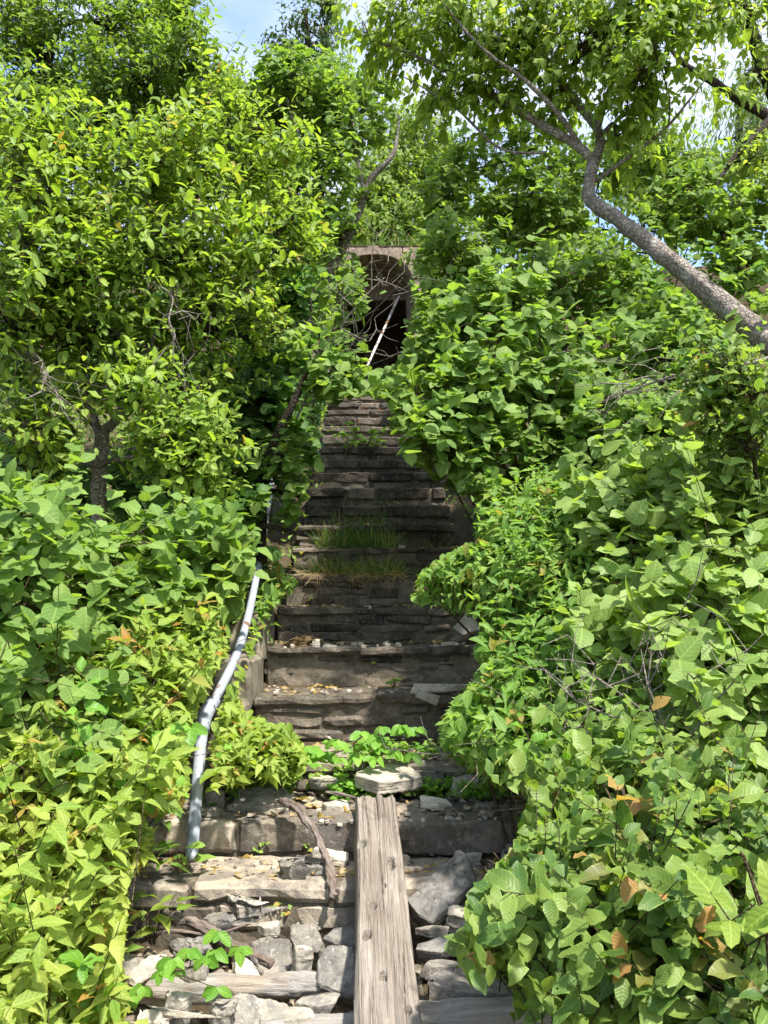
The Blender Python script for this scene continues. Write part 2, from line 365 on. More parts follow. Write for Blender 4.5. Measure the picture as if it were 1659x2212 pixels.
M['beam'] = wood_mat('weathered_beam_wood', (0.125, 0.100, 0.078), (0.245, 0.205, 0.166), (0.375, 0.33, 0.28), 1, warm=(0.165, 0.13, 0.10))
M['log'] = wood_mat('bleached_log_wood', (0.16, 0.135, 0.115), (0.29, 0.262, 0.23), (0.42, 0.39, 0.35), 0, warm=(0.42, 0.30, 0.19))
M['drift'] = wood_mat('driftwood', (0.075, 0.055, 0.044), (0.17, 0.132, 0.108), (0.31, 0.26, 0.22), 0, 0.8, warm=(0.21, 0.13, 0.095))

def pipe_mat(name, amt):
    m, t = mat(name)
    tcn = nd(t, 'ShaderNodeTexCoord'); g = tcn.outputs['Object']
    n1 = noi(t, g, 30, 6, 0.7); n2 = noi(t, g, 9, 6, 0.7)
    c = ramp(t, n1, [(0.35, (0.26, 0.28, 0.315)), (0.65, (0.36, 0.385, 0.43))])
    ru = ramp(t, n2, [(amt, 0.0), (amt + 0.05, 1.0)])
    c = mixc(t, ru, c, (0.15, 0.075, 0.04))
    finish(t, c, mth(t, 'ADD', 0.5, mth(t, 'MULTIPLY', ru, 0.35)), n1, 0.35, 0.003, 0.3, 0.0)
    nodes = [n for n in t.nodes if n.type == 'BSDF_PRINCIPLED']
    sep = nd(t, 'ShaderNodeMath', operation='SUBTRACT'); sep.inputs[0].default_value = 0.10; t.links.new(mth(t, 'MULTIPLY', ru, 0.10), sep.inputs[1])
    t.links.new(sep.outputs[0], nodes[0].inputs['Metallic'])
    return m
M['pipe'] = pipe_mat('galvanised_pipe', 0.70); M['pipe_rust'] = pipe_mat('rusting_pipe', 0.57)
M['pole'] = pipe_mat('rusty_white_pole', 0.54)
for n in M['pole'].node_tree.nodes:
    if n.type == 'VALTORGB' and n.color_ramp.elements[0].color[2] > 0.3:
        n.color_ramp.elements[0].color = (0.6, 0.55, 0.5, 1); n.color_ramp.elements[1].color = (0.78, 0.74, 0.7, 1)
m_, t_ = mat('brown_boards'); tcn_ = nd(t_, 'ShaderNodeTexCoord')
finish(t_, ramp(t_, noi(t_, tcn_.outputs['Object'], 6, 6), [(0.35, (0.10, 0.065, 0.045)), (0.65, (0.19, 0.13, 0.095))]), 0.8); M['board'] = m_
m_, t_ = mat('flower'); finish(t_, (0.42, 0.10, 0.03), 0.6); M['flower'] = m_
m_, t_ = mat('pale_bloom'); finish(t_, (0.55, 0.52, 0.16), 0.7); M['bloom'] = m_

# ------------------------------------------------------------------ the lie of the land
ZD = P(800, 1500, 4.0).z
SLOPE = 0.470
PITCH_D = 0.448
NSTEP = 20
LIPS = [(2.82, P(500, 1905, 2.82).z), (3.12, P(500, 1768, 3.12).z), (3.56, P(800, 1640, 3.56).z)]
for i in range(NSTEP): LIPS.append((4.0 + PITCH_D * i, ZD + SLOPE * PITCH_D * i))
LAND_Y, LAND_Z = LIPS[-1]
WALL_Y = 12.95
def axis_x(y): return -0.03 - 0.014 * max(0, y - 4)
def stair_z(y):
    return ZD + SLOPE * (y - 4.0)
def terr(x, y):
    if y < 1.0: z = 0.0
    elif y < 2.4: z = 0.34 * (y - 1.0) / 1.4
    elif y < 2.85: z = 0.34 + 0.10 * (y - 2.4) / 0.45
    elif y < 3.3: z = 0.44 + (stair_z(3.3) - 0.22 - 0.44) * (y - 2.85) / 0.45
    elif y < LAND_Y: z = stair_z(y) - 0.22
    elif y < WALL_Y + 0.3: z = LAND_Z - 0.16
    elif y < WALL_Y + 0.7: z = LAND_Z - 0.16 + 2.2 * (y - WALL_Y - 0.3) / 0.4
    else: z = LAND_Z + 2.04 + 0.22 * (y - WALL_Y - 0.7)
    if y > 45: z = LAND_Z + 2.04 + 0.22 * (45 - WALL_Y - 0.7)
    c = abs(x - axis_x(y))
    side = min(1.0, max(0.0, (c - 0.72) / 0.5))
    z += side * 0.20 * min(1, max(0, (y - 2.3) / 1.0))
    n = noise.noise(Vector((x * 0.9, y * 0.9, 3.1))) * 0.12 + noise.noise(Vector((x * 0.25, y * 0.25, 8.0))) * 0.25 * min(1, abs(x) / 6)
    return z + n * (0.15 + side * 0.85)
def xl(i): return (-1.02, -0.97, -0.70)[i] if i < 3 else axis_x(LIPS[i][0]) - 0.625
def xr(i): return axis_x(LIPS[i][0]) + (0.66 if i < 3 else 0.63)
def surf(x, y):
    z = terr(x, y)
    for i, (d, h) in enumerate(LIPS):
        if y >= d - 0.005 and xl(i) <= x <= xr(i) and y < WALL_Y: z = max(z, h)
    return z
def hit(px, py):
    r = ray(px, py); d = 1.4
    while d < 40:
        p = EYE + r * (d / r.y)
        if p.z <= surf(p.x, p.y): break
        d += 0.01
    return p

xs = np.unique(np.concatenate([np.linspace(-60, -6, 14), np.linspace(-6, 6, 81), np.linspace(6, 60, 14)]))
ys = np.unique(np.concatenate([np.linspace(-60, -2, 10), np.linspace(-2, 16, 121), np.linspace(16, 120, 22)]))
V = [(x, y, terr(x, y)) for y in ys for x in xs]
F = []
nx = len(xs)
for j in range(len(ys) - 1):
    for i in range(nx - 1):
        mxx, myy = (xs[i] + xs[i + 1]) / 2, (ys[j] + ys[j + 1]) / 2
        if abs(mxx - axis_x(WALL_Y)) < 1.05 and WALL_Y - 0.1 < myy < WALL_Y + 2.4: continue
        F.append((j * nx + i, j * nx + i + 1, (j + 1) * nx + i + 1, (j + 1) * nx + i))
me = bpy.data.meshes.new('ground'); me.from_pydata(V, [], F); me.update()
for p in me.polygons: p.use_smooth = True
tag(link_mesh('ground', me, M['soil']), 'dark soil of the steep hillside under the bushes', None, None, 'structure')

# ------------------------------------------------------------------ the stone staircase
def rough_block(bm, x0, x1, y0, y1, z0, z1, tone, amp=0.010, bev=0.012, mi=0, cut=0.055, skew=0.0):
    r = bmesh.ops.create_cube(bm, size=1.0)
    vs = r['verts']
    for v in vs:
        v.co = Vector((x0 + (v.co.x + .5) * (x1 - x0), y0 + (v.co.y + .5) * (y1 - y0), z0 + (v.co.z + .5) * (z1 - z0)))
        v.co += Vector((random.uniform(-1, 1), random.uniform(-1, 1), random.uniform(-1, 1))) * skew
    es = list({e for v in vs for e in v.link_edges})
    rr = bmesh.ops.bevel(bm, geom=es, offset=min(bev, (z1 - z0) * 0.3), segments=1, affect='EDGES', profile=0.5)
    fs = set(rr['faces'])
    for v in rr['verts']: fs.update(v.link_faces)
    es = list({e for f in fs for e in f.edges if e.calc_length() > cut * 1.6})
    for _ in range(4):
        es = [e for e in es if e.is_valid and e.calc_length() > cut * 1.6]
        if not es: break
        rr = bmesh.ops.subdivide_edges(bm, edges=es, cuts=1, use_grid_fill=True)
        vs2 = {v for g in rr['geom'] for v in ([g] if isinstance(g, bmesh.types.BMVert) else g.verts)}
        es = list({e for v in vs2 for e in v.link_edges})
        for v in vs2: fs.update(v.link_faces)
    fs = [f for f in fs if f.is_valid]
    lay = bm.verts.layers.float['tone']
    seed = Vector((random.uniform(0, 50), 0, 0))
    done = set()
    for f in fs:
        f.material_index = mi
        for v in f.verts:
            if v in done: continue
            done.add(v); v[lay] = tone
    for v in done:
        q = v.co * 11 + seed; q2 = v.co * 34 + seed
        n = noise.noise_vector(q) * amp + noise.noise_vector(q2) * amp * 0.55
        v.co += Vector((n.x * 0.5, n.y * 1.2, n.z * 0.8))
def new_bm():
    bm = bmesh.new(); bm.verts.layers.float.new('tone'); return bm
def bm_obj(bm, name, mats, parent=None, smooth=False):
    me = bpy.data.meshes.new(name); bm.normal_update(); bm.to_mesh(me); bm.free()
    if smooth:
        for p in me.polygons: p.use_smooth = True
    return link_mesh(name, me, mats, parent)

stairs = empty('stone_staircase', (axis_x(3), 2.8, LIPS[0][1] - 0.3), 'long steep flight of crumbling dark stone steps climbing to the arched doorway', 'staircase')
for i, (d, z) in enumerate(LIPS):
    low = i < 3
    base = LIPS[i - 1][1] if i else z - 0.16
    r = z - base
    nd_ = LIPS[i + 1][0] if i + 1 < len(LIPS) else WALL_Y - 0.02
    a, b = xl(i), xr(i)
    bm = new_bm()
    rough_block(bm, a + .02, b - .02, d + 0.018, nd_ + 0.12, base - 0.12, z - 0.014, 0.5, 0.013, 0.01, 1, 0.06)
    if low: courses = [0.56, 0.44] if r > 0.13 else [1.0]
    elif i > 8: courses = random.choice([[0.58, 0.42], [0.36, 0.30, 0.34], [0.5, 0.5]])
    else: courses = random.choice([[0.36, 0.36, 0.28], [0.42, 0.30, 0.28], [0.30, 0.26, 0.22, 0.22], [0.27, 0.25, 0.26, 0.22]])
    zz = base - 0.004
    for ci, cfrac in enumerate(courses):
        cap = ci == len(courses) - 1
        h = r * cfrac; x = a + random.uniform(-0.02, 0.03)
        while x < b - 0.03:
            ln = random.uniform(0.34, 0.75) if low else (random.uniform(0.24, 0.60) if cap else random.uniform(0.12, 0.42))
            x2 = min(b, x + ln)
            if b - x2 < 0.09: x2 = b
            g = random.uniform(0.002, 0.008)
            jut = random.uniform(-0.012, 0.010) if not cap else random.uniform(-0.022, 0.004)
            if random.random() < 0.10 and not cap and not low: jut += 0.03
            dep = random.uniform(0.10, 0.17) if not cap else max(0.2, (nd_ - d) * random.uniform(0.75, 1.02))
            if i > 3 and random.random() < (.07 if not cap else .05): x = x2; continue
            rough_block(bm, x + g, x2 - g, d + jut + (0.012 if not cap else 0), d + jut + dep, zz + random.uniform(0, .004), zz + h - random.uniform(0.001, 0.006),
                        random.random(), 0.013, random.uniform(0.006, 0.018), 0, 0.05, 0.006 if low else 0.011)
            x = x2
        zz += h
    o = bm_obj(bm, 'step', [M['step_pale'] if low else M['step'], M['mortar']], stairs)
# cheek wall on the left between the third and sixth steps
bm = new_bm()
for k, (y0, y1, zt, x0, x1) in enumerate([(3.58, 4.02, stair_z(3.9) + 0.02, -0.84, -0.655), (4.0, 4.48, stair_z(4.3) + 0.03, -0.85, -0.66), (4.46, 5.0, stair_z(4.8) + 0.02, -0.87, -0.67)]):
    rough_block(bm, x0, x1, y0, y1, zt - 0.6, zt, random.random(), 0.012, 0.02, 0, 0.06, 0.008)
bm_obj(bm, 'side_wall', [M['concrete']], stairs)

# ------------------------------------------------------------------ arched doorway of the stone vault
AX = P(806, 700, WALL_Y).x
HW = 0.66                                       # half width of the arch
Z0 = LAND_Z
ZC = P(806, 550, WALL_Y).z                      # crown of the arch
ZS = ZC - 0.42                                  # springing
vault = empty('stone_vault', (AX, WALL_Y, Z0), 'low stone vault with a dark arched doorway at the top of the stairs', 'building')
def arch_pts(hw, zs, zc, n=16):
    return [(hw * math.cos(math.pi * k / n), zs + (zc - zs) * math.sin(math.pi * k / n)) for k in range(n + 1)]
def extrude_profile(bm, prof, y0, y1, closed=False):
    vs = [[bm.verts.new((AX + x, y, z)) for x, z in prof] for y in (y0, y1)]
    for k in range(len(prof) - 1): bm.faces.new((vs[0][k], vs[0][k + 1], vs[1][k + 1], vs[1][k]))
# front wall: stones round the arch
bm = new_bm()
ZT = ZC + 0.13
z = Z0 - 0.3
while z < ZT - 0.02:
    h = min(random.uniform(0.10, 0.19), ZT - z)
    if ZT - z - h < 0.05: h = ZT - z
    zm = z + h
    for sgn in (-1, 1):
        if zm <= ZS: inner = HW + 0.02
        elif z < ZC:
            q = min(1, max(0, (z - ZS) / (ZC - ZS))); inner = HW * math.sqrt(max(0, 1 - q * q)) + 0.10
        else: inner = 0.0
        x = inner
        while x < 1.7:
            ln = random.uniform(0.18, 0.5); x2 = x + ln
            xa, xb = (AX + x, AX + x2) if sgn > 0 else (AX - x2, AX - x)
            rough_block(bm, xa + .004, xb - .004, WALL_Y + random.uniform(-.015, .015), WALL_Y + 0.34, z + .003, zm - .004, random.random(), 0.012, 0.012, 0, 0.12, .005)
            x = x2
    z = zm
bm_obj(bm, 'wall', [M['pink']], vault)
bm = new_bm()
ap = arch_pts(HW, ZS, ZC, 15)
for k in range(len(ap) - 1):                    # ring of thin arch stones, set proud of the wall
    (xa, za), (xb, zb) = ap[k], ap[k + 1]
    ca, cb = Vector((xa, 0, (za - ZS) * 1.3)).normalized(), Vector((xb, 0, (zb - ZS) * 1.3)).normalized()
    t0 = random.uniform(0.11, 0.15)
    pts = [(xa, za), (xb, zb), (xb + cb.x * t0, zb + cb.z * t0), (xa + ca.x * t0, za + ca.z * t0)]
    yo = WALL_Y - 0.03 + random.uniform(-.012, .012)
    f = [bm.verts.new((AX + x * .995, yo, z_)) for x, z_ in pts]; g = [bm.verts.new((AX + x * .995, WALL_Y + 0.30, z_)) for x, z_ in pts]
    bm.faces.new(f[::-1])
    for q in range(4): bm.faces.new((f[q], f[(q + 1) % 4], g[(q + 1) % 4], g[q]))
bm_obj(bm, 'arch_ring', [M['pink']], vault)
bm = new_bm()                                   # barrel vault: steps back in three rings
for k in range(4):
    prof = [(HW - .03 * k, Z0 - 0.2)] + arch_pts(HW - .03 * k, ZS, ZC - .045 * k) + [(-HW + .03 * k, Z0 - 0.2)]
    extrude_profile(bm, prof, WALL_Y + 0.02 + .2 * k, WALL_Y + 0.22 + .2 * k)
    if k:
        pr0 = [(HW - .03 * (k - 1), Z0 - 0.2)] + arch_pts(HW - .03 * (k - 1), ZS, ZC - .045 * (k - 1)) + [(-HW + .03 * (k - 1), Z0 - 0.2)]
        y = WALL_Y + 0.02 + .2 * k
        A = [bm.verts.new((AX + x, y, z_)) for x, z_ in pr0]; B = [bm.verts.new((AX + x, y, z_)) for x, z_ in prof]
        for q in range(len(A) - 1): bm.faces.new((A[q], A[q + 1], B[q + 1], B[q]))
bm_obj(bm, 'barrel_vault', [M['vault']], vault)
YB = WALL_Y + 0.82
ZL = P(800, 648, YB).z
XDL, XDR = P(742, 700, YB).x, P(886, 700, YB).x
bm = new_bm()                                   # boarded tympanum over the door
rough_block(bm, AX - HW - .2, AX + HW + .2, YB, YB + 0.05, ZL, ZC + 0.1, 0.5, 0.004, 0.006)
bm_obj(bm, 'door_panel', [M['board']], vault, False)
bm = new_bm()
rough_block(bm, AX - HW - .2, XDL, YB, YB + .08, Z0 - .2, ZL - .004, 0.4, 0.01, 0.01)
bm_obj(bm, 'door_jamb', [M['vault']], vault); bm = new_bm()
rough_block(bm, XDR + .002, AX + HW + .2, YB, YB + .08, Z0 - .2, ZL - .004, 0.4, 0.01, 0.01)
bm_obj(bm, 'door_jamb', [M['vault']], vault)
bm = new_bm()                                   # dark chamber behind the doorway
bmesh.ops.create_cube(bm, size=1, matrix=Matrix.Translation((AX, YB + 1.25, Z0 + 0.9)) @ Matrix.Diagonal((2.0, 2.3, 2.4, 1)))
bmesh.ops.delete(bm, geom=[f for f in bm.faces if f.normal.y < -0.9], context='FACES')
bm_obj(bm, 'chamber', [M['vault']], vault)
bm = new_bm()
rough_block(bm, AX - 1.5, AX + 1.5, WALL_Y + 0.10, WALL_Y + 2.6, ZT + 0.01, ZT + 0.09, 0.6, 0.02, 0.03, 0, 0.2)
bm_obj(bm, 'roof_slab', [M['soil']], vault)
bm = new_bm()                                   # threshold slab in front of the arch
rough_block(bm, AX - 0.75, AX + 0.75, LAND_Y + .1, WALL_Y + 0.9, Z0 - 0.2, Z0 + 0.015, 0.4, 0.012, 0.02)
bm_obj(bm, 'threshold', [M['vault']], vault)
b = Buf()
pa, pb = P(786, 806, WALL_Y - 0.1), P(862, 640, WALL_Y + 0.55)
pa.z = max(pa.z, Z0 + .02)
tube(b, [(*pa, .022), (*pa.lerp(pb, .5), .022), (*pb, .022)], 8, 4, 0.02)
tag(b.build('leaning_pole', M['pole']), 'rust streaked white pole leaning diagonally in the dark arched doorway', 'pole')

# ------------------------------------------------------------------ handrail pipe
rail = empty('handrail', P(414, 1855, 2.95), 'bent galvanised pipe handrail running up the left edge of the stairs', 'handrail')
b = Buf()
pp = [(413, 1860, 2.93, .0225), (421, 1760, 3.02, .0225), (430, 1650, 3.12, .0225), (440, 1552, 3.24, .0225)]
tube(b, [(*P(x, y, d), r) for x, y, d, r in pp], 14, 6, 0.01)
b.build('post', M['pipe'], rail)
b = Buf()
tube(b, [(*P(435, 1580, 3.21), .030), (*P(443, 1545, 3.25), .031), (*P(462, 1512, 3.31), .028)], 14, 4, 0.03)
b.build('elbow', M['pipe_rust'], rail)
b = Buf()
pp = [(442, 1548, 3.25, .0195), (480, 1480, 3.38, .0195), (512, 1412, 3.62, .0195), (534, 1340, 4.0, .0195), (551, 1262, 4.45, .0195), (566, 1180, 5.0, .0195), (578, 1100, 5.6, .0195), (590, 1030, 6.3, .0195), (603, 960, 7.1, .0195)]
tube(b, [(*P(x, y, d), r) for x, y, d, r in pp], 14, 7, 0.01)
b.build('rail', M['pipe_rust'], rail)
b = Buf()
q = P(1160, 1725, 3.05)
tube(b, [(q.x, q.y, surf(q.x, q.y) - .05, .022), (*P(1158, 1690, 3.05), .022), (*P(1152, 1625, 3.07), .022)], 12, 4, .01)
tag(b.build('post_stub', M['pipe']), 'short grey pipe post half hidden in the bush on the right of the stairs', 'post')

# ------------------------------------------------------------------ leaves and plants
SHAPES = {
 'round':  ([.07, .25, .48, .70, .87], [.60, .96, 1.0, .80, .36]),
 'oval':   ([.08, .28, .55, .78, .92], [.28, .74, 1.0, .82, .44]),
 'point':  ([.08, .25, .45, .68, .86], [.45, .95, 1.0, .60, .20]),
 'ovate':  ([.06, .22, .45, .68, .87], [.60, 1.0, .96, .62, .22]),
 'cherry': ([.07, .26, .52, .76, .91], [.42, .88, 1.0, .78, .36]),
 'blade':  ([.08, .3, .55, .75, .9], [.9, 1.0, .8, .55, .3]),
}
LF3 = []; LF4 = []
LF3 += [(0, 2, 1), (0, 3, 2), (16, 13, 14), (16, 14, 15)]
for _i in range(4):
    _a = 1 + 3 * _i
    LF4 += [(_a, _a + 1, _a + 4, _a + 3), (_a + 1, _a + 2, _a + 5, _a + 4)]
LF3 = np.array(LF3); LF4 = np.array(LF4)
def leaves(buf, shape, O, T, N, Ln, ratio, young=None, fold=0.25, curl=0.25, wave=0.05):
    O = np.asarray(O, float); n = len(O)
    if n == 0: return
    if PRUNE[0]:
        T = nrm(np.asarray(T, float)); Ln = np.broadcast_to(np.asarray(Ln, float), (n,))
        ok = allowed(O + T * (Ln * .6)[:, None]); O, T, N, Ln = O[ok], T[ok], np.asarray(N)[ok], Ln[ok]
        if young is not None: young = young[ok]
        n = len(O)
        if n == 0: return
    s, wd = SHAPES[shape]
    y = np.array([0] + [q for q in s for _ in range(3)] + [1.0])
    x = np.array([0] + [k * q for q in wd for k in (-1, 0, 1)] + [0.0])
    T = nrm(T); N = N - T * np.sum(N * T, -1, keepdims=True); N = nrm(N); B = np.cross(T, N)
    Ln = np.broadcast_to(np.asarray(Ln, float), (n,)); hw = np.broadcast_to(np.asarray(ratio, float), (n,)) * 0.5 * RS.uniform(.85, 1.15, n)
    fo = fold * RS.uniform(0.2, 1.7, n); cu = curl * RS.uniform(-0.3, 1.9, n); ph = RS.uniform(0, 6.28, n); wv = wave * RS.uniform(.3, 1.6, n)
    X = x[None] * hw[:, None] * (1 + 0.10 * np.sin(y[None] * 17 + ph[:, None] + (x[None] > 0) * 2))
    Z = fo[:, None] * np.abs(X) - cu[:, None] * y[None] ** 2 + wv[:, None] * np.sin(y[None] * 8 + ph[:, None]) * x[None]
    side = RS.normal(0, .07, n)[:, None] * y[None] ** 2
    Vv = O[:, None] + Ln[:, None, None] * ((X + side)[..., None] * B[:, None] + y[None, :, None] * T[:, None] + Z[..., None] * N[:, None])
    a = np.zeros((n, 17, 3)); a[:, :, 0] = x[None]; a[:, :, 1] = y[None]; a[:, :, 2] = RS.uniform(0, 1, n)[:, None]
    yv = np.zeros(n) if young is None else young
    off = (np.arange(n) * 17)[:, None, None]
    buf.add(Vv, (off + LF3[None]).reshape(-1, 3), (off + LF4[None]).reshape(-1, 4), a, np.repeat(yv, 17))

UP = np.array([0, 0, 1.0]); TOV = np.array([0.0, -1.0, 0.15])
KIND = {   # shape, leaf length, width ratio, spray length, nodes, opposite, droop, fold, curl, wave, share of young tips
 'round':  dict(face=.68, shape='round', L=.080, w=.82, sl=.16, k=3, opp=True, droop=.30, fold=.12, curl=.20, wave=.04, yg=0.0, up=.2),
 'oval':   dict(face=.5, shape='oval', L=.066, w=.50, sl=.18, k=8, opp=False, droop=.10, fold=.30, curl=.22, wave=.05, yg=.05, up=.35),
 'point':  dict(shape='point', L=.064, w=.42, sl=.19, k=5, opp=True, droop=.32, fold=.40, curl=.30, wave=.03, yg=.10, up=.65),
 'ovate':  dict(shape='ovate', L=.076, w=.60, sl=.24, k=7, opp=False, droop=.75, fold=.22, curl=.26, wave=.06, yg=.02, up=.0),
 'cherry': dict(face=.55, shape='cherry', L=.066, w=.56, sl=.22, k=8, opp=False, droop=.20, fold=.28, curl=.28, wave=.13, yg=.06, up=.35),
 'near': dict(face=.9, shape='cherry', L=.072, w=.52, sl=.18, k=5, opp=False, droop=.2, fold=.28, curl=.2, wave=.1, yg=0, up=.4),
 'willow': dict(shape='point', L=.11, w=.20, sl=.5, k=14, opp=False, droop=.9, fold=.2, curl=.3, wave=.03, yg=0, up=-.5),
 'cedar':  dict(shape='blade', L=.20, w=.34, sl=.45, k=9, opp=False, droop=.1, fold=.3, curl=.2, wave=.15, yg=.08, up=.3),
}
def spray_leaves(fb, tb, kd, O, D, scale=1.0, twig_r=.0022):
    """every spray is a short twig carrying its leaves at nodes"""
    n = len(O)
    if n == 0: return
    K = kd['k']; D = nrm(D)
    sl = kd['sl'] * scale * RS.uniform(.55, 1.6, n)
    s1 = nrm(np.cross(D, UP + RS.normal(0, .15, (n, 3)))); s2 = np.cross(D, s1)
    yspray = (RS.uniform(0, 1, n) < kd['yg']) * RS.uniform(.35, 1, n)
    E = O + D * sl[:, None] + np.array([0, 0, -1.0]) * (sl * kd['droop'] * .15)[:, None]
    segs(tb, O, E, twig_r, twig_r * .5, 3)
    for k in range(K):
        f = (k + 1.0) / K if kd['opp'] else (k + .6) / K
        f = 0.25 + 0.75 * f
        pos = O + (E - O) * f
        last = (k == K - 1)
        kk = 2 if kd['opp'] else 1
        for q in range(kk):
            ang = (RS.uniform(-.5, .5, n) + (math.pi / 2 * k if kd['opp'] else 2.4 * k) + math.pi * q)
            flat = .75 if kd['opp'] else .8
            sd = s1 * np.cos(ang)[:, None] + s2 * np.sin(ang)[:, None] * flat
            lift = .75 if last else .42
            T = nrm(sd * .9 + D * lift + np.array([0, 0, -1.0]) * kd['droop'] + RS.normal(0, .16, (n, 3)))
            N = UP * 1.0 + TOV * kd.get('face', .5) + D * .2 + np.array(SUN) * .2 + RS.normal(0, .36, (n, 3))
            sz = kd['L'] * scale * RS.uniform(.52, 1.28, n) * ((.72 if last else 1.0) if kd['opp'] else (1.0 if k < K - 2 else .72))
            yg = yspray * (1.0 if f > .8 else (.35 if f > .55 else 0))
            yg = np.where(RS.rand(n) < .012, RS.uniform(.3, .9, n), yg)
            keep = RS.uniform(0, 1, n) < .94
            leaves(fb, kd['shape'], pos[keep], T[keep], N[keep], sz[keep], kd['w'], yg[keep], kd['fold'], kd['curl'], kd['wave'])
    if kd['opp']:
        keep = RS.uniform(0, 1, n) < .8
        leaves(fb, kd['shape'], E[keep], nrm(D + RS.normal(0, .2, (n, 3)))[keep], (UP + RS.normal(0, .3, (n, 3)))[keep], (kd['L'] * scale * RS.uniform(.35, .6, n))[keep], kd['w'], yspray[keep], kd['fold'] * 1.4, kd['curl'], kd['wave'])

MORE = {'round': 1.42, 'oval': 1.4, 'point': 1.35, 'ovate': 1.15, 'cherry': 1.4}
def plant(name, label, cat, kind, material, trunks, blobs, group=None, scale=1.0, dens=1.0, bark='stem', base=None, spread=.18, sprays=8, prune=True,
          twig_part='twigs', stem_r=.008, limb_k=7, trunk_sub=6, extra_twigs=0, clump=.17):
    """trunks: polylines of (px, py, depth, radius); blobs: (px, py, depth, rx px, ry px, half depth m, clumps)"""
    kd = KIND[kind]
    PRUNE[0] = prune
    fb, tb, sb = Buf(), Buf(), Buf()
    if len(blobs) < 6 and twig_part == 'twigs': tb = sb
    if not bark.startswith('bark') or name == 'half_dead_tree': tb = sb
    lines = []
    first = True
    root = None
    for tr in trunks:
        pts = [(*P(x, y, d), r) for x, y, d, r in tr]
        if first:
            gx, gy = pts[0][0], pts[0][1]
            gz = terr(gx, gy)
            if pts[0][2] > gz + .03: pts = [(gx + .02, gy, gz - .06, pts[0][3] * 1.25)] + pts
            root = empty(name, (gx, gy, gz), label, cat, group)
            first = False
        X, r = tube(sb, pts, limb_k if pts[0][3] < .03 else 18, trunk_sub if pts[0][3] < .03 else 14, .15, len(lines), True, 12, .10)
        lines.append((X, r))
    if root is None:
        bx, by, bd = base
        g = P(bx, by, bd); g.z = terr(g.x, g.y)
        root = empty(name, g, label, cat, group)
    rootp = np.array(root.location)
    AP = np.concatenate([l[0] for l in lines]) if lines else None
    AR = np.concatenate([l[1] for l in lines]) if lines else None
    for bl in blobs:
        px, py, d, rx, ry, rd, nc = bl[:7]
        nc = max(2, int(round(nc * dens * MORE.get(kind, 1.0))))
        c = np.array(P(px, py, d)); rad = np.array([rx * d / FPX, rd, ry * d / FPX]); rad = np.maximum(rad - .11 * scale, rad * .35)
        low = c - np.array([0, -rd * .3, rad[2] * .55])
        if AP is not None:
            dd = np.linalg.norm(AP - low, axis=1) + np.maximum(0, AP[:, 2] - low[2]) * .8
            j = int(np.argmin(dd)); A0 = AP[j]; r0 = min(AR[j] * .7, .03)
        else:
            A0 = rootp + np.array([RS.uniform(-.08, .08), RS.uniform(-.08, .08), -.03]); r0 = stem_r
        mid = (A0 + low) / 2 + RS.normal(0, .06, 3) + np.array([0, 0, .06])
        X, _ = tube(sb, [(*A0, r0), (*mid, r0 * .8), (*low, r0 * .62), (*(low + (c - low) * .9), r0 * .45)], 6, 4, .1, 3)
        # clumps inside the blob, thick towards its outside
        u = nrm(RS.normal(0, 1, (nc, 3))); q = RS.uniform(0, 1, nc) ** .45
        H = c + u * q[:, None] * rad
        gzs = np.array([surf(h[0], h[1]) for h in H]) + .06
        H[:, 2] = np.maximum(H[:, 2], gzs)
        js = RS.randint(max(0, len(X) // 3), len(X), nc)
        S0 = X[js]; m1 = (S0 + H) / 2 + RS.normal(0, .03, (nc, 3)) + np.array([0, 0, .02])
        segs(tb, S0, m1, r0 * .36 + .001, r0 * .26 + .001, 4); segs(tb, m1, H, r0 * .26 + .001, .0022, 4)
        ns = sprays
        HO = np.repeat(H, ns, 0); uo = np.repeat(nrm(u * rad), ns, 0)
        D = nrm(uo * .55 + RS.normal(0, .62, (nc * ns, 3)) + UP * kd['up'] + TOV * .12)
        O = HO + RS.normal(0, 1, HO.shape) * clump * .45 * scale
        segs(tb, HO, O, .0022, .002, 3)
        spray_leaves(fb, tb, kd, O, D, scale)
        if extra_twigs:
            ne = extra_twigs
            jj = RS.randint(0, nc, ne); A = H[jj]; B = A + nrm(RS.normal(0, 1, (ne, 3))) * RS.uniform(.08, .3, (ne, 1))
            segs(tb, A, B, .0025, .001, 3)
    sb.build('trunk' if bark.startswith('bark') else 'stems', M[bark], root)
    PRUNE[0] = False
    if tb is not sb: tb.build(twig_part, M['stem' if bark == 'stem' else ('twig' if bark == 'twig' else 'bark_dark')], root)
    fb.build('foliage' if cat != 'tree' else 'crown', M[material], root)
    return root

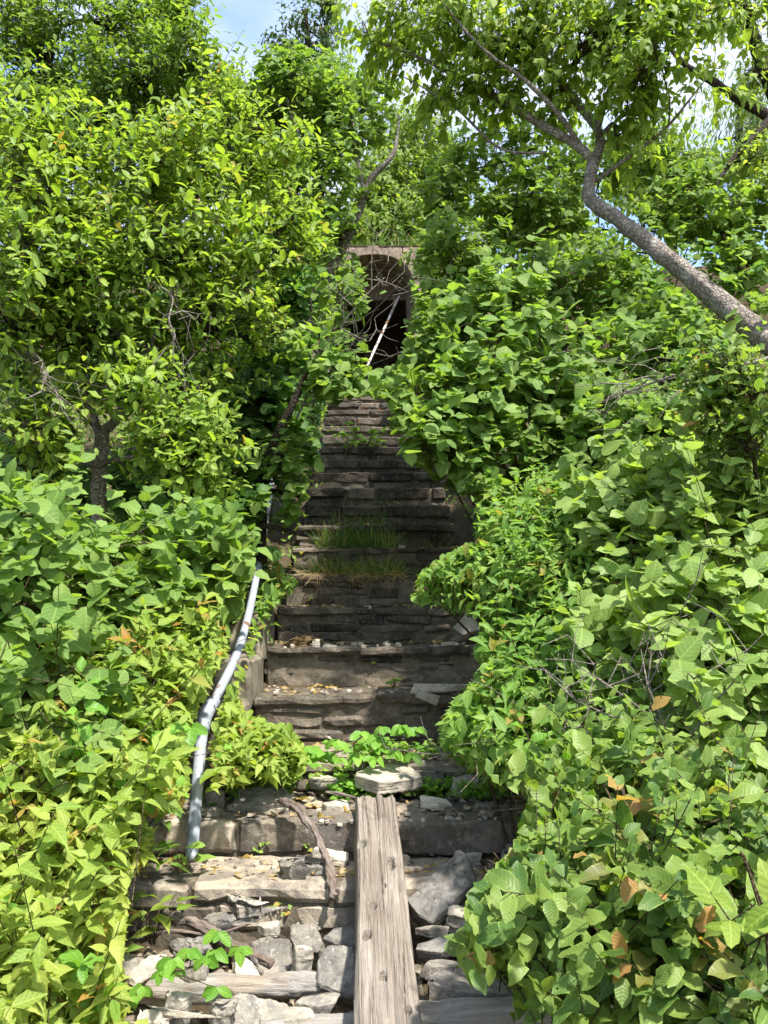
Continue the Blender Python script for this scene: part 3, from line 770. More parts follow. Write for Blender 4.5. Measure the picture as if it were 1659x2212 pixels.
# -- left side
plant('plum_tree', 'yellow green oval leaved tree on the left with a forked grey trunk', 'tree', 'oval', 'oval',
  [[(212, 1240, 4.35, .045), (212, 1130, 4.3, .042), (216, 1020, 4.28, .040), (222, 930, 4.25, .036)],
   [(222, 935, 4.25, .026), (258, 895, 4.2, .024), (300, 800, 4.15, .020), (345, 690, 4.15, .017), (390, 560, 4.15, .012), (430, 430, 4.2, .007)],
   [(218, 945, 4.25, .024), (190, 860, 4.3, .022), (165, 750, 4.3, .018), (120, 600, 4.2, .013), (90, 460, 4.1, .008), (70, 330, 4.1, .005)],
   [(224, 925, 4.25, .020), (330, 850, 4.35, .018), (430, 750, 4.4, .015), (530, 630, 4.5, .012), (620, 500, 4.6, .006)],
   [(216, 1000, 4.28, .018), (300, 985, 4.1, .014), (390, 960, 3.9, .008)],
   [(214, 1010, 4.28, .016), (150, 985, 4.1, .012), (90, 945, 4.0, .006)]],
  [(90, 330, 4.0, 110, 100, .35, 9), (110, 440, 4.0, 160, 100, .4, 13), (330, 370, 4.2, 200, 120, .45, 18), (510, 320, 4.6, 170, 130, .45, 15),
   (110, 570, 3.8, 190, 100, .4, 17), (370, 540, 4.1, 220, 110, .45, 20), (570, 540, 4.5, 140, 110, .4, 12), (180, 720, 4.1, 220, 100, .4, 17),
   (470, 700, 4.3, 190, 90, .4, 14), (400, 950, 3.8, 120, 65, .22, 10), (440, 1010, 3.8, 90, 50, .2, 6), (90, 930, 3.9, 130, 60, .25, 8), (300, 850, 4.4, 230, 90, .4, 13),
   (270, 850, 3.8, 60, 45, .15, 4), (620, 480, 4.6, 70, 60, .25, 5), (30, 700, 3.8, 70, 120, .3, 8)],
  bark='bark', dens=1.15, sprays=8, extra_twigs=10)
plant('tall_tree', 'tall dark green tree filling the top left corner behind the plum tree', 'tree', 'oval', 'oval_deep',
  [[(60, 620, 7.2, .085), (62, 470, 7.2, .08), (55, 330, 7.1, .065), (90, 200, 7.0, .05), (120, 60, 7.0, .03)],
   [(70, 420, 7.2, .04), (160, 330, 7.0, .03), (250, 220, 6.8, .02), (330, 120, 6.6, .012)],
   [(60, 380, 7.1, .03), (10, 240, 6.9, .02), (-30, 120, 6.8, .012)]],
  [(100, 130, 7.0, 150, 130, .8, 22), (300, 150, 6.7, 150, 120, .7, 22), (40, 300, 6.7, 130, 140, .6, 18), (420, 130, 6.4, 90, 100, .45, 12), (230, 30, 7.0, 190, 60, .6, 18), (390, 50, 6.8, 60, 60, .4, 8),
   (200, 280, 6.8, 160, 90, .6, 16), (20, 30, 7.0, 100, 80, .5, 12), (250, 420, 7.0, 170, 100, .5, 15), (420, 400, 7.0, 130, 100, .5, 13), (330, 520, 7.0, 170, 80, .5, 12), (440, 260, 6.9, 110, 90, .5, 11), (30, 480, 6.6, 120, 90, .5, 11)],
  bark='bark_dark', scale=1.15, dens=1.2)
plant('dogwood_tree', 'round leaved dogwood clump standing behind the plum tree, left of the arch', 'shrub', 'round', 'round',
  [[(600, 930, 6.9, .05), (655, 720, 7.1, .047), (728, 560, 7.2, .045), (770, 470, 7.1, .04), (800, 390, 7.1, .032), (850, 330, 7.1, .02), (862, 250, 7.2, .010)],
   [(740, 545, 7.2, .035), (700, 440, 7.1, .026), (660, 330, 7.0, .018), (620, 220, 7.0, .010)],
   [(790, 430, 7.1, .022), (770, 330, 7.2, .018), (760, 230, 7.3, .010)]],
  [(640, 210, 7.1, 120, 90, .6, 18), (740, 270, 7.3, 100, 100, .55, 16), (690, 400, 6.9, 120, 100, .55, 18), (790, 210, 7.6, 80, 60, .45, 9), (650, 530, 6.4, 80, 70, .35, 10),
   (700, 190, 7.4, 90, 45, .4, 8), (540, 220, 7.2, 100, 80, .5, 12), (740, 500, 6.8, 50, 40, .25, 3), (560, 380, 6.6, 90, 90, .4, 11)],
  bark='bark', dens=1.1, sprays=7, extra_twigs=6)
plant('dogwood_shrub', 'large leaved dogwood shrub spreading low at the left edge below the grey trunk', 'shrub', 'round', 'round',
  [], [(50, 1130, 3.2, 110, 70, .3, 9), (150, 1230, 3.0, 150, 75, .3, 12), (50, 1330, 2.7, 110, 95, .25, 10), (330, 1205, 3.45, 140, 65, .3, 10), (470, 1190, 3.65, 85, 50, .22, 6),
   (270, 1330, 3.3, 150, 70, .3, 9), (50, 1490, 2.5, 70, 70, .18, 5), (420, 1290, 3.75, 80, 45, .2, 5), (40, 1220, 3.0, 80, 60, .2, 5), (150, 1420, 2.9, 90, 50, .2, 5), (-130, 1300, 2.9, 120, 150, .3, 12)],
  base=(170, 1560, 3.3), scale=1.02, sprays=6, dens=1.1)
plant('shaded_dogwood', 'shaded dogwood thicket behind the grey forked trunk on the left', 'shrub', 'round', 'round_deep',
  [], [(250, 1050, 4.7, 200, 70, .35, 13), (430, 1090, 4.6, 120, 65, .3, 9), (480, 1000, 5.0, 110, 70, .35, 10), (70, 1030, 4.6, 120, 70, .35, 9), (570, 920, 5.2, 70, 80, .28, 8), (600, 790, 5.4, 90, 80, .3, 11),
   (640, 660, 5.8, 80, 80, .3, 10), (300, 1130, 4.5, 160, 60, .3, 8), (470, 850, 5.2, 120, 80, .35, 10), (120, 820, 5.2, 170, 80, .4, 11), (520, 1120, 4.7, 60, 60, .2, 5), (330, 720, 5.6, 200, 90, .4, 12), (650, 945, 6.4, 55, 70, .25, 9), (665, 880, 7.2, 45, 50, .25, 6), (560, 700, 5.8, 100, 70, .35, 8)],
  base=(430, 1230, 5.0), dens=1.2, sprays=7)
plant('bush_honeysuckle', 'yellow green pointed leaf bush in a mound beside the elbow of the pipe handrail', 'bush', 'point', 'point',
  [], [(410, 1470, 3.12, 85, 45, .18, 12), (270, 1500, 3.0, 140, 55, .25, 17), (120, 1560, 2.8, 120, 70, .25, 15), (330, 1590, 2.85, 100, 70, .2, 16), (220, 1670, 2.75, 130, 70, .25, 17), (360, 1660, 2.85, 55, 45, .14, 6), (310, 1430, 3.3, 120, 40, .2, 9)],
  base=(260, 1640, 3.1), dens=1.35, sprays=8, clump=.14)
plant('bush_honeysuckle', 'red tipped yellow green pointed leaf bush filling the bottom left corner', 'bush', 'point', 'point_gold',
  [], [(70, 1750, 2.5, 110, 100, .25, 17), (190, 1800, 2.5, 100, 90, .22, 14), (80, 1930, 2.35, 120, 110, .22, 17), (130, 2070, 2.25, 110, 95, .2, 15), (50, 2170, 2.1, 110, 80, .18, 11), (215, 1950, 2.4, 45, 80, .13, 7), (180, 2190, 2.2, 60, 50, .12, 6), (255, 1760, 2.65, 45, 50, .14, 5), (-120, 1880, 2.4, 110, 150, .25, 14)],
  base=(90, 2060, 2.55), dens=1.35, sprays=8, clump=.13)
plant('bush_honeysuckle', 'low pointed leaf bush between the pipe handrail and the stairs', 'bush', 'point', 'point',
  [], [(575, 1600, 3.4, 80, 38, .14, 9), (510, 1640, 3.25, 60, 45, .14, 7), (620, 1640, 3.35, 50, 30, .12, 5), (505, 1570, 3.45, 45, 35, .12, 5)],
  base=(540, 1680, 3.4), dens=1.2, sprays=8, clump=.11)
plant('dogwood_sprout', 'few broad dogwood leaves poking through the bush at the left edge', 'shrub', 'round', 'round_pale', [], [(70, 1640, 2.55, 55, 40, .12, 3), (130, 1700, 2.5, 40, 40, .12, 2), (120, 1590, 2.6, 50, 40, .12, 3)], base=(90, 1760, 2.7), sprays=5, scale=1.05)
plant('creeper_patch', 'glossy green creeper leaves among the pointed leaves at lower left', 'bush', 'cherry', 'creeper', [], [(230, 1760, 2.55, 60, 40, .12, 4), (160, 1880, 2.4, 50, 40, .1, 3), (60, 2060, 2.2, 50, 40, .1, 2), (250, 1700, 2.65, 50, 40, .1, 4)], base=(190, 1900, 2.7), sprays=5)
plant('honeysuckle_shoots', 'upright red tipped shoots standing above the bush at lower left', 'bush', 'point', 'point', [], [(250, 1640, 2.6, 30, 70, .1, 3), (60, 1740, 2.3, 40, 80, .1, 3), (240, 1840, 2.4, 30, 60, .1, 3), (130, 1950, 2.2, 60, 60, .1, 3), (380, 1450, 3.0, 60, 40, .12, 3)], base=(170, 1900, 2.5), sprays=3, scale=1.3)
plant('ledge_shrub', 'dark leafy seedling bush beside the pipe at the shaded grassy step', 'bush', 'point', 'point_green',
  [], [(600, 1265, 4.9, 50, 22, .12, 6), (570, 1310, 4.7, 40, 30, .12, 5), (500, 1340, 4.4, 60, 35, .16, 6), (420, 1380, 4.0, 90, 40, .2, 8)], base=(560, 1340, 4.9), dens=1.2, sprays=6, clump=.10)
# -- the half-dead young tree beside the stairs
plant('half_dead_tree', 'thin leaning tree with bare grey twigs in front of the arched doorway', 'tree', 'round', 'round',
  [[(565, 1090, 4.75, .030), (572, 1010, 4.75, .028), (592, 955, 4.72, .026), (622, 895, 4.70, .023), (655, 825, 4.68, .020), (690, 765, 4.66, .017), (715, 715, 4.65, .014), (745, 660, 4.65, .010), (790, 630, 4.65, .006)],
   [(700, 745, 4.66, .010), (680, 690, 4.7, .009), (672, 640, 4.72, .008), (700, 600, 4.75, .006), (740, 570, 4.8, .004)],
   [(690, 765, 4.66, .009), (640, 730, 4.68, .008), (600, 690, 4.7, .006), (560, 660, 4.7, .004)],
   [(690, 762, 4.66, .008), (760, 740, 4.6, .006), (810, 720, 4.6, .004), (860, 700, 4.6, .0025)],
   [(712, 718, 4.65, .008), (780, 690, 4.62, .006), (830, 650, 4.6, .004), (870, 600, 4.6, .0025)],
   [(650, 832, 4.68, .007), (720, 825, 4.6, .005), (770, 800, 4.55, .003), (850, 770, 4.5, .002)]],
  [(740, 640, 4.6, 32, 22, .10, 2), (810, 640, 4.5, 36, 22, .10, 2), (745, 840, 4.4, 34, 34, .12, 3), (700, 805, 4.5, 45, 36, .14, 4), (760, 835, 4.6, 40, 28, .12, 3), (765, 745, 4.5, 40, 20, .1, 2), (640, 1060, 4.6, 28, 50, .12, 4), (655, 1150, 4.6, 22, 24, .08, 1), (600, 1000, 4.7, 45, 40, .15, 4), (700, 560, 4.9, 40, 40, .15, 2)],
  bark='bark_dark', sprays=4, extra_twigs=4, trunk_sub=5, clump=.1)

# -- right side
TREE_T = [[(1760, 840, 4.55, 0.0825), (1659, 738, 4.65, 0.0742), (1540, 640, 4.8, 0.0643), (1430, 548, 4.95, 0.0559), (1340, 478, 5.1, 0.0489), (1292, 446, 5.15, 0.0462), (1273, 425, 5.2, 0.0447), (1272, 395, 5.2, 0.0420), (1284, 345, 5.2, 0.0392)],
   [(1284, 350, 5.2, 0.0322), (1240, 310, 5.2, 0.0301), (1150, 258, 5.3, 0.0280), (1060, 202, 5.4, 0.0224), (990, 165, 5.5, 0.0182), (900, 122, 5.6, 0.0126), (800, 85, 5.7, 0.0070)],
   [(1255, 318, 5.2, 0.0182), (1205, 245, 5.1, 0.0167), (1130, 170, 5.1, 0.0140), (1060, 120, 5.1, 0.0119), (1000, 60, 5.1, 0.0091), (930, -30, 5.2, 0.0056)],
   [(1286, 345, 5.2, 0.0336), (1296, 290, 5.25, 0.0307), (1245, 222, 5.3, 0.0266), (1185, 140, 5.4, 0.0224), (1165, 60, 5.5, 0.0167), (1150, -50, 5.6, 0.0105)],
   [(1292, 282, 5.25, 0.0182), (1315, 195, 5.2, 0.0161), (1332, 163, 5.2, 0.0147), (1390, 127, 5.1, 0.0119), (1440, 60, 5.0, 0.0084), (1470, -30, 5.0, 0.0049)],
   [(1286, 392, 5.2, 0.0154), (1370, 330, 5.1, 0.0132), (1435, 280, 5.05, 0.0105), (1490, 215, 5.0, 0.0070), (1540, 150, 5.0, 0.0035)],
   [(1180, 330, 5.3, 0.0112), (1080, 320, 5.4, 0.0091), (980, 230, 5.5, 0.0070), (870, 165, 5.6, 0.0035)]]
plant('leaning_tree', 'tree with a thick crooked trunk leaning in from the right edge over the stairs', 'tree', 'ovate', 'ovate', TREE_T,
  [(790, 50, 5.8, 70, 55, .4, 8), (880, 100, 5.7, 80, 55, .4, 9), (990, 50, 5.4, 110, 55, .45, 13), (1110, 90, 5.3, 110, 70, .45, 15), (1270, 70, 5.0, 130, 70, .4, 15), (1400, 150, 4.8, 100, 75, .35, 12), (1070, 215, 5.5, 110, 45, .35, 10),
   (1200, 215, 5.5, 90, 60, .35, 9), (1180, 10, 5.2, 130, 50, .4, 12), (1430, 50, 4.9, 90, 50, .35, 9), (1540, 60, 4.8, 60, 50, .3, 5), (1340, 300, 5.3, 70, 40, .3, 5), (950, 190, 5.6, 70, 40, .3, 6), (1360, 10, 5, 110, 40, .35, 9), (890, 10, 5.5, 90, 40, .35, 7), (1510, 190, 4.9, 60, 50, .3, 5), (1420, -520, 5.9, 330, 230, 1.0, 46), (1150, -330, 6.3, 200, 120, .8, 22)],  # last two crown masses are added above the view to shade the upper steps
  bark='bark', sprays=8, dens=1.0, limb_k=9)
plant('dark_tree', 'dark branched tree at the upper right edge against the blue sky', 'tree', 'ovate', 'ovate',
  [[(1800, 700, 6.8, .11), (1760, 450, 6.8, .10), (1690, 240, 6.7, .075), (1640, 120, 6.7, .06), (1600, -20, 6.7, .04)],
   [(1680, 265, 6.7, .05), (1600, 215, 6.6, .042), (1545, 180, 6.5, .034), (1480, 140, 6.4, .025), (1440, 95, 6.4, .012)],
   [(1700, 220, 6.7, .045), (1625, 300, 6.5, .038), (1575, 355, 6.4, .02), (1530, 430, 6.3, .008)]],
  [(1610, 40, 6.6, 70, 60, .4, 9), (1640, 140, 6.5, 45, 50, .3, 6), (1650, 340, 6.4, 60, 55, .35, 8), (1640, 430, 6.3, 70, 60, .35, 8), (1500, 20, 6.8, 60, 40, .3, 5)],
  bark='bark_dark', sprays=7, dens=1.0)
plant('dogwood_thicket', 'tall dark dogwood thicket under the leaning trunk on the right', 'shrub', 'round', 'round',
  [], [(1000, 560, 6.4, 110, 90, .4, 15), (1150, 440, 6.7, 160, 110, .5, 22), (1350, 580, 6.4, 160, 120, .5, 20), (1070, 330, 7.0, 110, 80, .45, 13), (1500, 470, 6.5, 140, 110, .5, 18), (1610, 470, 6.2, 70, 90, .4, 9), (1250, 610, 6.0, 150, 90, .4, 14), (950, 440, 7.1, 60, 80, .4, 8), (1610, 590, 6.0, 80, 80, .35, 9),
   (1300, 370, 6.9, 150, 70, .4, 14), (960, 660, 6.0, 60, 60, .25, 6), (1450, 370, 6.8, 90, 60, .35, 7)],
  base=(1250, 930, 6.5), dens=1.2, sprays=7)
plant('dogwood_shrub', 'bright round leaved dogwood overhanging the right side of the shaded stairs', 'shrub', 'round', 'round',
  [[(1120, 1090, 4.75, .022), (1112, 1010, 4.75, .020), (1100, 930, 4.75, .016), (1090, 800, 4.8, .010)], [(1118, 1060, 4.75, .014), (1040, 930, 4.6, .010), (960, 880, 4.4, .006)], [(1114, 1020, 4.75, .012), (1180, 900, 4.7, .010), (1240, 830, 4.7, .006)]],
  [(1000, 880, 4.4, 120, 70, .3, 13), (930, 970, 4.2, 65, 35, .18, 5), (1080, 710, 4.8, 150, 90, .35, 17), (1000, 1025, 4.3, 70, 28, .15, 4), (1200, 830, 4.7, 120, 90, .35, 13), (1060, 960, 4.4, 60, 50, .2, 5), (900, 850, 4.4, 40, 35, .15, 3), (960, 730, 4.9, 60, 70, .25, 6), (1040, 800, 4.6, 110, 60, .3, 9)],
  dens=1.15, sprays=7, scale=1.08)
plant('dogwood_shrub', 'dogwood bush below the bare grey branch on the right', 'shrub', 'round', 'round',
  [], [(1330, 920, 4.5, 130, 75, .3, 13), (1270, 990, 4.4, 90, 60, .25, 8), (1440, 960, 4.2, 110, 70, .3, 11), (1340, 780, 5.0, 130, 80, .35, 12), (1480, 800, 4.8, 120, 110, .35, 14), (1560, 700, 5.0, 120, 80, .35, 10), (1400, 700, 5.4, 130, 70, .35, 10)],
  base=(1380, 1150, 4.7), dens=1.15, sprays=7)
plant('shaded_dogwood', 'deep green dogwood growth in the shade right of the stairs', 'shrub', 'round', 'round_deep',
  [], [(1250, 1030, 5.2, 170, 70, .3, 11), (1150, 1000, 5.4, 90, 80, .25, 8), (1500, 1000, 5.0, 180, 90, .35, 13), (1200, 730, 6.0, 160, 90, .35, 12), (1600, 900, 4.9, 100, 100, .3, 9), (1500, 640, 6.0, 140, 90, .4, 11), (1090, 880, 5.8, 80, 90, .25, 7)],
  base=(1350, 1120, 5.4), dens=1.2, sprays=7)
plant('bush_honeysuckle', 'vivid green pointed leaf bush leaning over the right side of the steps', 'bush', 'point', 'point_green',
  [], [(1120, 1120, 4.1, 85, 35, .18, 11), (1200, 1180, 3.9, 110, 55, .22, 16), (1000, 1240, 3.8, 65, 40, .15, 8), (1110, 1230, 3.75, 100, 50, .2, 14), (1180, 1310, 3.5, 110, 55, .22, 15), (1250, 1380, 3.3, 90, 50, .18, 9), (1120, 1390, 3.6, 60, 50, .15, 8), (925, 1275, 3.9, 35, 22, .08, 3), (1290, 1240, 3.7, 70, 60, .2, 7)],
  base=(1200, 1440, 3.8), dens=1.35, sprays=8, clump=.13)
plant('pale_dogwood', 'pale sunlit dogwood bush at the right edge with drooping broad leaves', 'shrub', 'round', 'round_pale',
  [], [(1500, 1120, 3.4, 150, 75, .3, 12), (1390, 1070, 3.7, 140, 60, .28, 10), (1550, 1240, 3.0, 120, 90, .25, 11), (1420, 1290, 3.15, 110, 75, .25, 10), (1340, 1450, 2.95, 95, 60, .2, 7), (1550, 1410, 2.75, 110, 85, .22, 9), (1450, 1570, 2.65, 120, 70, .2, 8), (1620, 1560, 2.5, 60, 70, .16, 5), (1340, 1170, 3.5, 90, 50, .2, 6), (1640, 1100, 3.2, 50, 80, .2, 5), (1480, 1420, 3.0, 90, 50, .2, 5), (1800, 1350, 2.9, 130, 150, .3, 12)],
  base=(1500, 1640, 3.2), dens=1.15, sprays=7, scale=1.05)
plant('low_shrub', 'light green mixed leaf bush beside the lower steps under the pale dogwood', 'bush', 'point', 'point_green',
  [], [(1060, 1490, 3.3, 70, 40, .15, 8), (1120, 1560, 3.1, 120, 50, .2, 13), (1040, 1630, 3.05, 75, 35, .15, 7), (1210, 1640, 2.9, 100, 50, .2, 10), (1300, 1700, 2.7, 110, 45, .18, 9), (1200, 1480, 3.2, 110, 50, .2, 9), (1100, 1690, 2.95, 60, 25, .12, 4)],
  base=(1170, 1750, 3.0), dens=1.25, sprays=8, scale=1.15, clump=.13)
plant('right_creeper', 'glossy bright green leaves massed just right of the lower steps', 'bush', 'cherry', 'creeper',
  [], [(1190, 1840, 2.6, 55, 45, .12, 5), (1240, 1930, 2.45, 60, 50, .14, 6), (1290, 1830, 2.5, 70, 50, .15, 6)], base=(1250, 2000, 2.8), dens=1.2, sprays=6)
plant('cherry_shrub', 'wavy leaved bush with orange young leaves filling the bottom right corner', 'bush', 'cherry', 'cherry',
  [[(1500, 2330, 2.1, .012), (1420, 2080, 2.05, .010), (1370, 1900, 2.05, .007), (1345, 1700, 2.1, .004)], [(1480, 2250, 2.05, .010), (1300, 2150, 2.0, .007), (1120, 2080, 2.0, .004)], [(1440, 2130, 2.05, .008), (1290, 2010, 2.05, .006), (1120, 1900, 2.1, .0035), (1065, 1840, 2.1, .002)]],
  [(1230, 1780, 2.4, 75, 45, .15, 5), (1080, 1890, 2.1, 35, 40, .08, 2), (1120, 1990, 2.05, 80, 50, .12, 5), (1090, 2060, 2.05, 70, 40, .12, 4), (1370, 1860, 2.15, 130, 70, .18, 9), (1290, 2030, 1.95, 130, 70, .16, 9), (1500, 1830, 2.15, 120, 80, .18, 9), (1560, 1990, 1.9, 110, 90, .16, 9), (1430, 2140, 1.8, 150, 60, .16, 9), (1200, 2150, 1.9, 80, 40, .12, 4), (1610, 1780, 2.1, 60, 80, .15, 5), (1410, 1990, 1.9, 90, 60, .14, 5), (1600, 2150, 1.7, 80, 70, .12, 5), (1340, 1720, 2.35, 60, 40, .12, 3), (1810, 1880, 2.1, 120, 130, .25, 12), (1980, 2000, 2.2, 120, 120, .25, 10)],
  dens=.75, sprays=6, clump=.14, scale=1.0)
plant('near_branch', 'large yellow green leaves nearest the camera at the lower right edge', 'bush', 'near', 'point',
  [[(1700, 2330, 1.35, .008), (1670, 2150, 1.35, .006), (1655, 1990, 1.35, .003)]], [(1672, 2000, 1.35, 30, 50, .05, 2)], sprays=2, clump=.05, scale=1.1)
plant('sparse_shrub', 'sparse leafed twiggy sapling in front of the leaning trunk at the right edge', 'shrub', 'cherry', 'cherry',
  [[(1640, 1180, 3.1, .012), (1630, 1000, 3.1, .009), (1610, 860, 3.05, .006), (1590, 770, 3.0, .003)]],
  [(1580, 790, 3.0, 55, 35, .15, 4), (1550, 880, 3.1, 70, 45, .18, 5), (1620, 960, 3.0, 45, 55, .15, 4), (1560, 1000, 3.2, 60, 40, .15, 3), (1640, 850, 3.0, 30, 50, .12, 3)], sprays=5, extra_twigs=6, clump=.1, scale=.85)

# bare branches on the right
def bare_branch(name, label, pts, nt_=26, m='twig', spread=.5):
    b = Buf()
    p4 = [(*P(x, y, d), r) for x, y, d, r in pts]
    g = p4[0]
    X, r = tube(b, p4, 7, 6, .1, 1)
    tip = [(X[j], 3) for j in RS.randint(2, len(X), nt_)]
    while tip:
        A, lev = tip.pop()
        A = np.asarray(A)
        main = nrm(X[-1] - X[0])
        D = nrm(main * .7 + RS.normal(0, spread, 3)); ln = RS.uniform(.06, .16) * (.6 + lev * .2)
        Bp = A + D * ln; C_ = Bp + nrm(D + RS.normal(0, .5, 3)) * ln * .8
        segs(b, [A, Bp], [Bp, C_], [.0011 * lev + .0006, .0008 * lev + .0006], [.0008 * lev + .0006, .0008], 4)
        if lev > 1:
            for _ in range(2): tip.append((Bp if RS.rand() < .5 else C_, lev - 1))
    return tag(b.build(name, M[m]), label, 'branch')
bare_branch('dead_branch', 'bare dead grey branch reaching left out of the bushes at the right', [(1700, 760, 3.6, .011), (1600, 790, 3.6, .010), (1490, 805, 3.6, .008), (1400, 830, 3.6, .006), (1320, 862, 3.6, .003)], 12)
bare_branch('dead_branch', 'fan of bare grey twigs crossing in front of the dark doorway', [(640, 905, 4.6, .007), (690, 800, 4.5, .006), (730, 720, 4.45, .005), (770, 660, 4.4, .004), (830, 600, 4.4, .002)], 16, spread=.75)
bare_branch('dead_branch', 'pale dead twig hanging among the leaves of the plum tree', [(330, 610, 3.75, .004), (372, 640, 3.75, .004), (365, 690, 3.72, .004), (378, 730, 3.7, .003), (350, 760, 3.7, .002)], 6)
bare_branch('dead_branch', 'thin dead twigs sticking out of the left edge thicket', [(-40, 640, 3.9, .006), (30, 720, 3.8, .005), (90, 780, 3.7, .003), (110, 830, 3.7, .002)], 9)

plant('vault_shrub', 'leafy dogwood crowding the left side of the dark arched doorway', 'shrub', 'round', 'round', [], [(720, 590, 11.8, 60, 60, .5, 12), (690, 700, 11.2, 60, 70, .5, 12), (735, 740, 10.6, 32, 60, .4, 7), (640, 600, 12, 80, 90, .5, 12), (560, 580, 12, 90, 90, .5, 10)], base=(690, 810, 11.4), dens=1.3)
plant('vault_shrub', 'leafy dogwood crowding the right side of the dark arched doorway', 'shrub', 'round', 'round', [], [(940, 560, 11.8, 60, 60, .5, 12), (925, 680, 11.0, 42, 80, .45, 12), (1010, 620, 11.8, 80, 80, .5, 12), (920, 790, 9.6, 45, 50, .35, 8)], base=(960, 800, 11.2), dens=1.3)
plant('overhanging_branch', 'bright dogwood branch hanging over the upper steps from the right', 'shrub', 'round', 'round', [], [(905, 830, 5.6, 60, 40, .22, 9), (870, 850, 5.2, 40, 26, .15, 5), (960, 830, 5.4, 60, 60, .22, 8)], base=(1120, 1040, 5.4), dens=1.1)
bare_branch('dead_branch', 'tan dead stems arching through the pale dogwood above the lower right bush', [(1250, 1700, 2.75, .004), (1290, 1590, 2.72, .003), (1350, 1500, 2.7, .003), (1430, 1460, 2.7, .002)], 8, spread=.7)
bare_branch('dead_branch', 'pale dry stalks leaning in the gap of the right hand bushes', [(1500, 1700, 2.4, .004), (1450, 1600, 2.4, .003), (1400, 1530, 2.42, .002)], 8, spread=.7)
bare_branch('dead_branch', 'thin bare twigs reaching over the right end of the second step', [(1240, 1790, 2.8, .004), (1165, 1740, 2.85, .003), (1090, 1700, 2.9, .002), (1040, 1670, 2.92, .0015)], 6, spread=.6)
# -- background trees above the vault
BG = [('far_tree', 'bright sunlit tree beyond the vault, straight above the arch', 830, 440, 15.5, [(830, 450, 15.5, 70, 50, .9, 12), (880, 400, 16, 70, 60, .9, 12), (800, 380, 16, 60, 60, .9, 10), (790, 500, 15, 50, 40, .7, 9), (890, 490, 15, 60, 45, .7, 10)], 'ovate', 'far'),
      ('far_tree', 'yellow green tree beyond the vault showing between the two crowns', 930, 400, 16.5, [(930, 330, 16.5, 80, 70, 1.0, 14), (870, 300, 17, 60, 60, .9, 9), (960, 420, 16, 80, 60, .9, 11)], 'ovate', 'far'),
      ('far_tree', 'light green tree far behind the leaning tree at right', 1450, 420, 15, [(1420, 330, 15, 110, 70, 1.0, 14), (1530, 390, 15, 100, 80, 1.0, 14), (1300, 380, 15, 110, 70, 1.0, 13), (1110, 490, 14.5, 110, 50, .9, 14), (1220, 460, 14.5, 100, 60, .9, 13), (1400, 460, 14.5, 110, 60, .9, 12)], 'ovate', 'far'),
      ('far_tree', 'round topped tree far behind the dogwood on the left', 560, 260, 14, [(560, 250, 14, 140, 90, 1.2, 18), (420, 280, 14, 120, 110, 1.2, 16), (680, 180, 15, 110, 60, 1.1, 12), (250, 240, 14, 140, 110, 1.2, 15)], 'ovate', 'far'),
      ('willow_tree', 'feathery pale willow beyond the trees at the right edge', 1590, 330, 17, [(1600, 190, 17, 60, 70, 1.0, 12), (1620, 300, 17, 50, 60, .9, 9), (1560, 280, 17, 30, 40, .6, 5)], 'willow', 'willow'),
      ('cedar_tree', 'grey green cedar top standing against the sky at the top of the view', 660, 150, 20, [(660, 20, 20, 45, 40, .8, 8), (650, 80, 20, 58, 45, .9, 10), (690, 50, 20, 40, 45, .8, 6), (670, 140, 20, 60, 40, .9, 8)], 'cedar', 'cedar')]
for nm, lb, px, py, d, bl, kd, mt in BG:
    g = P(px, py, d)
    top = P(bl[0][0], bl[0][1], d)
    plant(nm, lb, 'tree', kd, mt, [[(px, 560, d, .11), (px + 5, py, d, .09), (bl[0][0], bl[0][1], d, .04)]], bl, bark='bark_dark', sprays=10, scale=1.7 if kd != 'cedar' else 1.0, dens=1.9 if kd == 'ovate' else 1.35, clump=.3)

# ------------------------------------------------------------------ low growth nobody could count
gb, tb = Buf(), Buf()
n = 5200
X = np.concatenate([RS.uniform(-6.5, -.75, n), RS.uniform(.68, 6.5, n)]); Y = RS.uniform(1.5, 12.6, 2 * n)
ok = (np.abs(X) < 1.0 + .75 * Y) & ((Y > 2.5) | (np.abs(X) > 1.25))
X, Y = X[ok], Y[ok]
O = np.array([(x, y, terr(x, y) + RS.uniform(-.01, .05)) for x, y in zip(X, Y)])
D = nrm(RS.normal(0, .5, O.shape) + UP)
kk = dict(KIND['point']); kk.update(k=3, yg=.02, sl=.22)
spray_leaves(gb, tb, kk, O, D, 1.0)
o = gb.build('ground_cover', M['point_green']); tag(o, 'low leafy growth covering the shaded slope beside the stairs', 'ground cover', None, 'stuff')
gb2, tb2 = Buf(), Buf()
n = 1500
X = RS.uniform(-6, 6, n); Y = RS.uniform(WALL_Y + .8, 20, n)
O = np.array([(x, y, terr(x, y)) for x, y in zip(X, Y)])
spray_leaves(gb2, tb2, kk, O, nrm(RS.normal(0, .4, O.shape) + UP), 2.2)
tag(gb2.build('hilltop_growth', M['far']), 'sunlit green undergrowth on the hill above the vault', 'undergrowth', None, 'stuff')

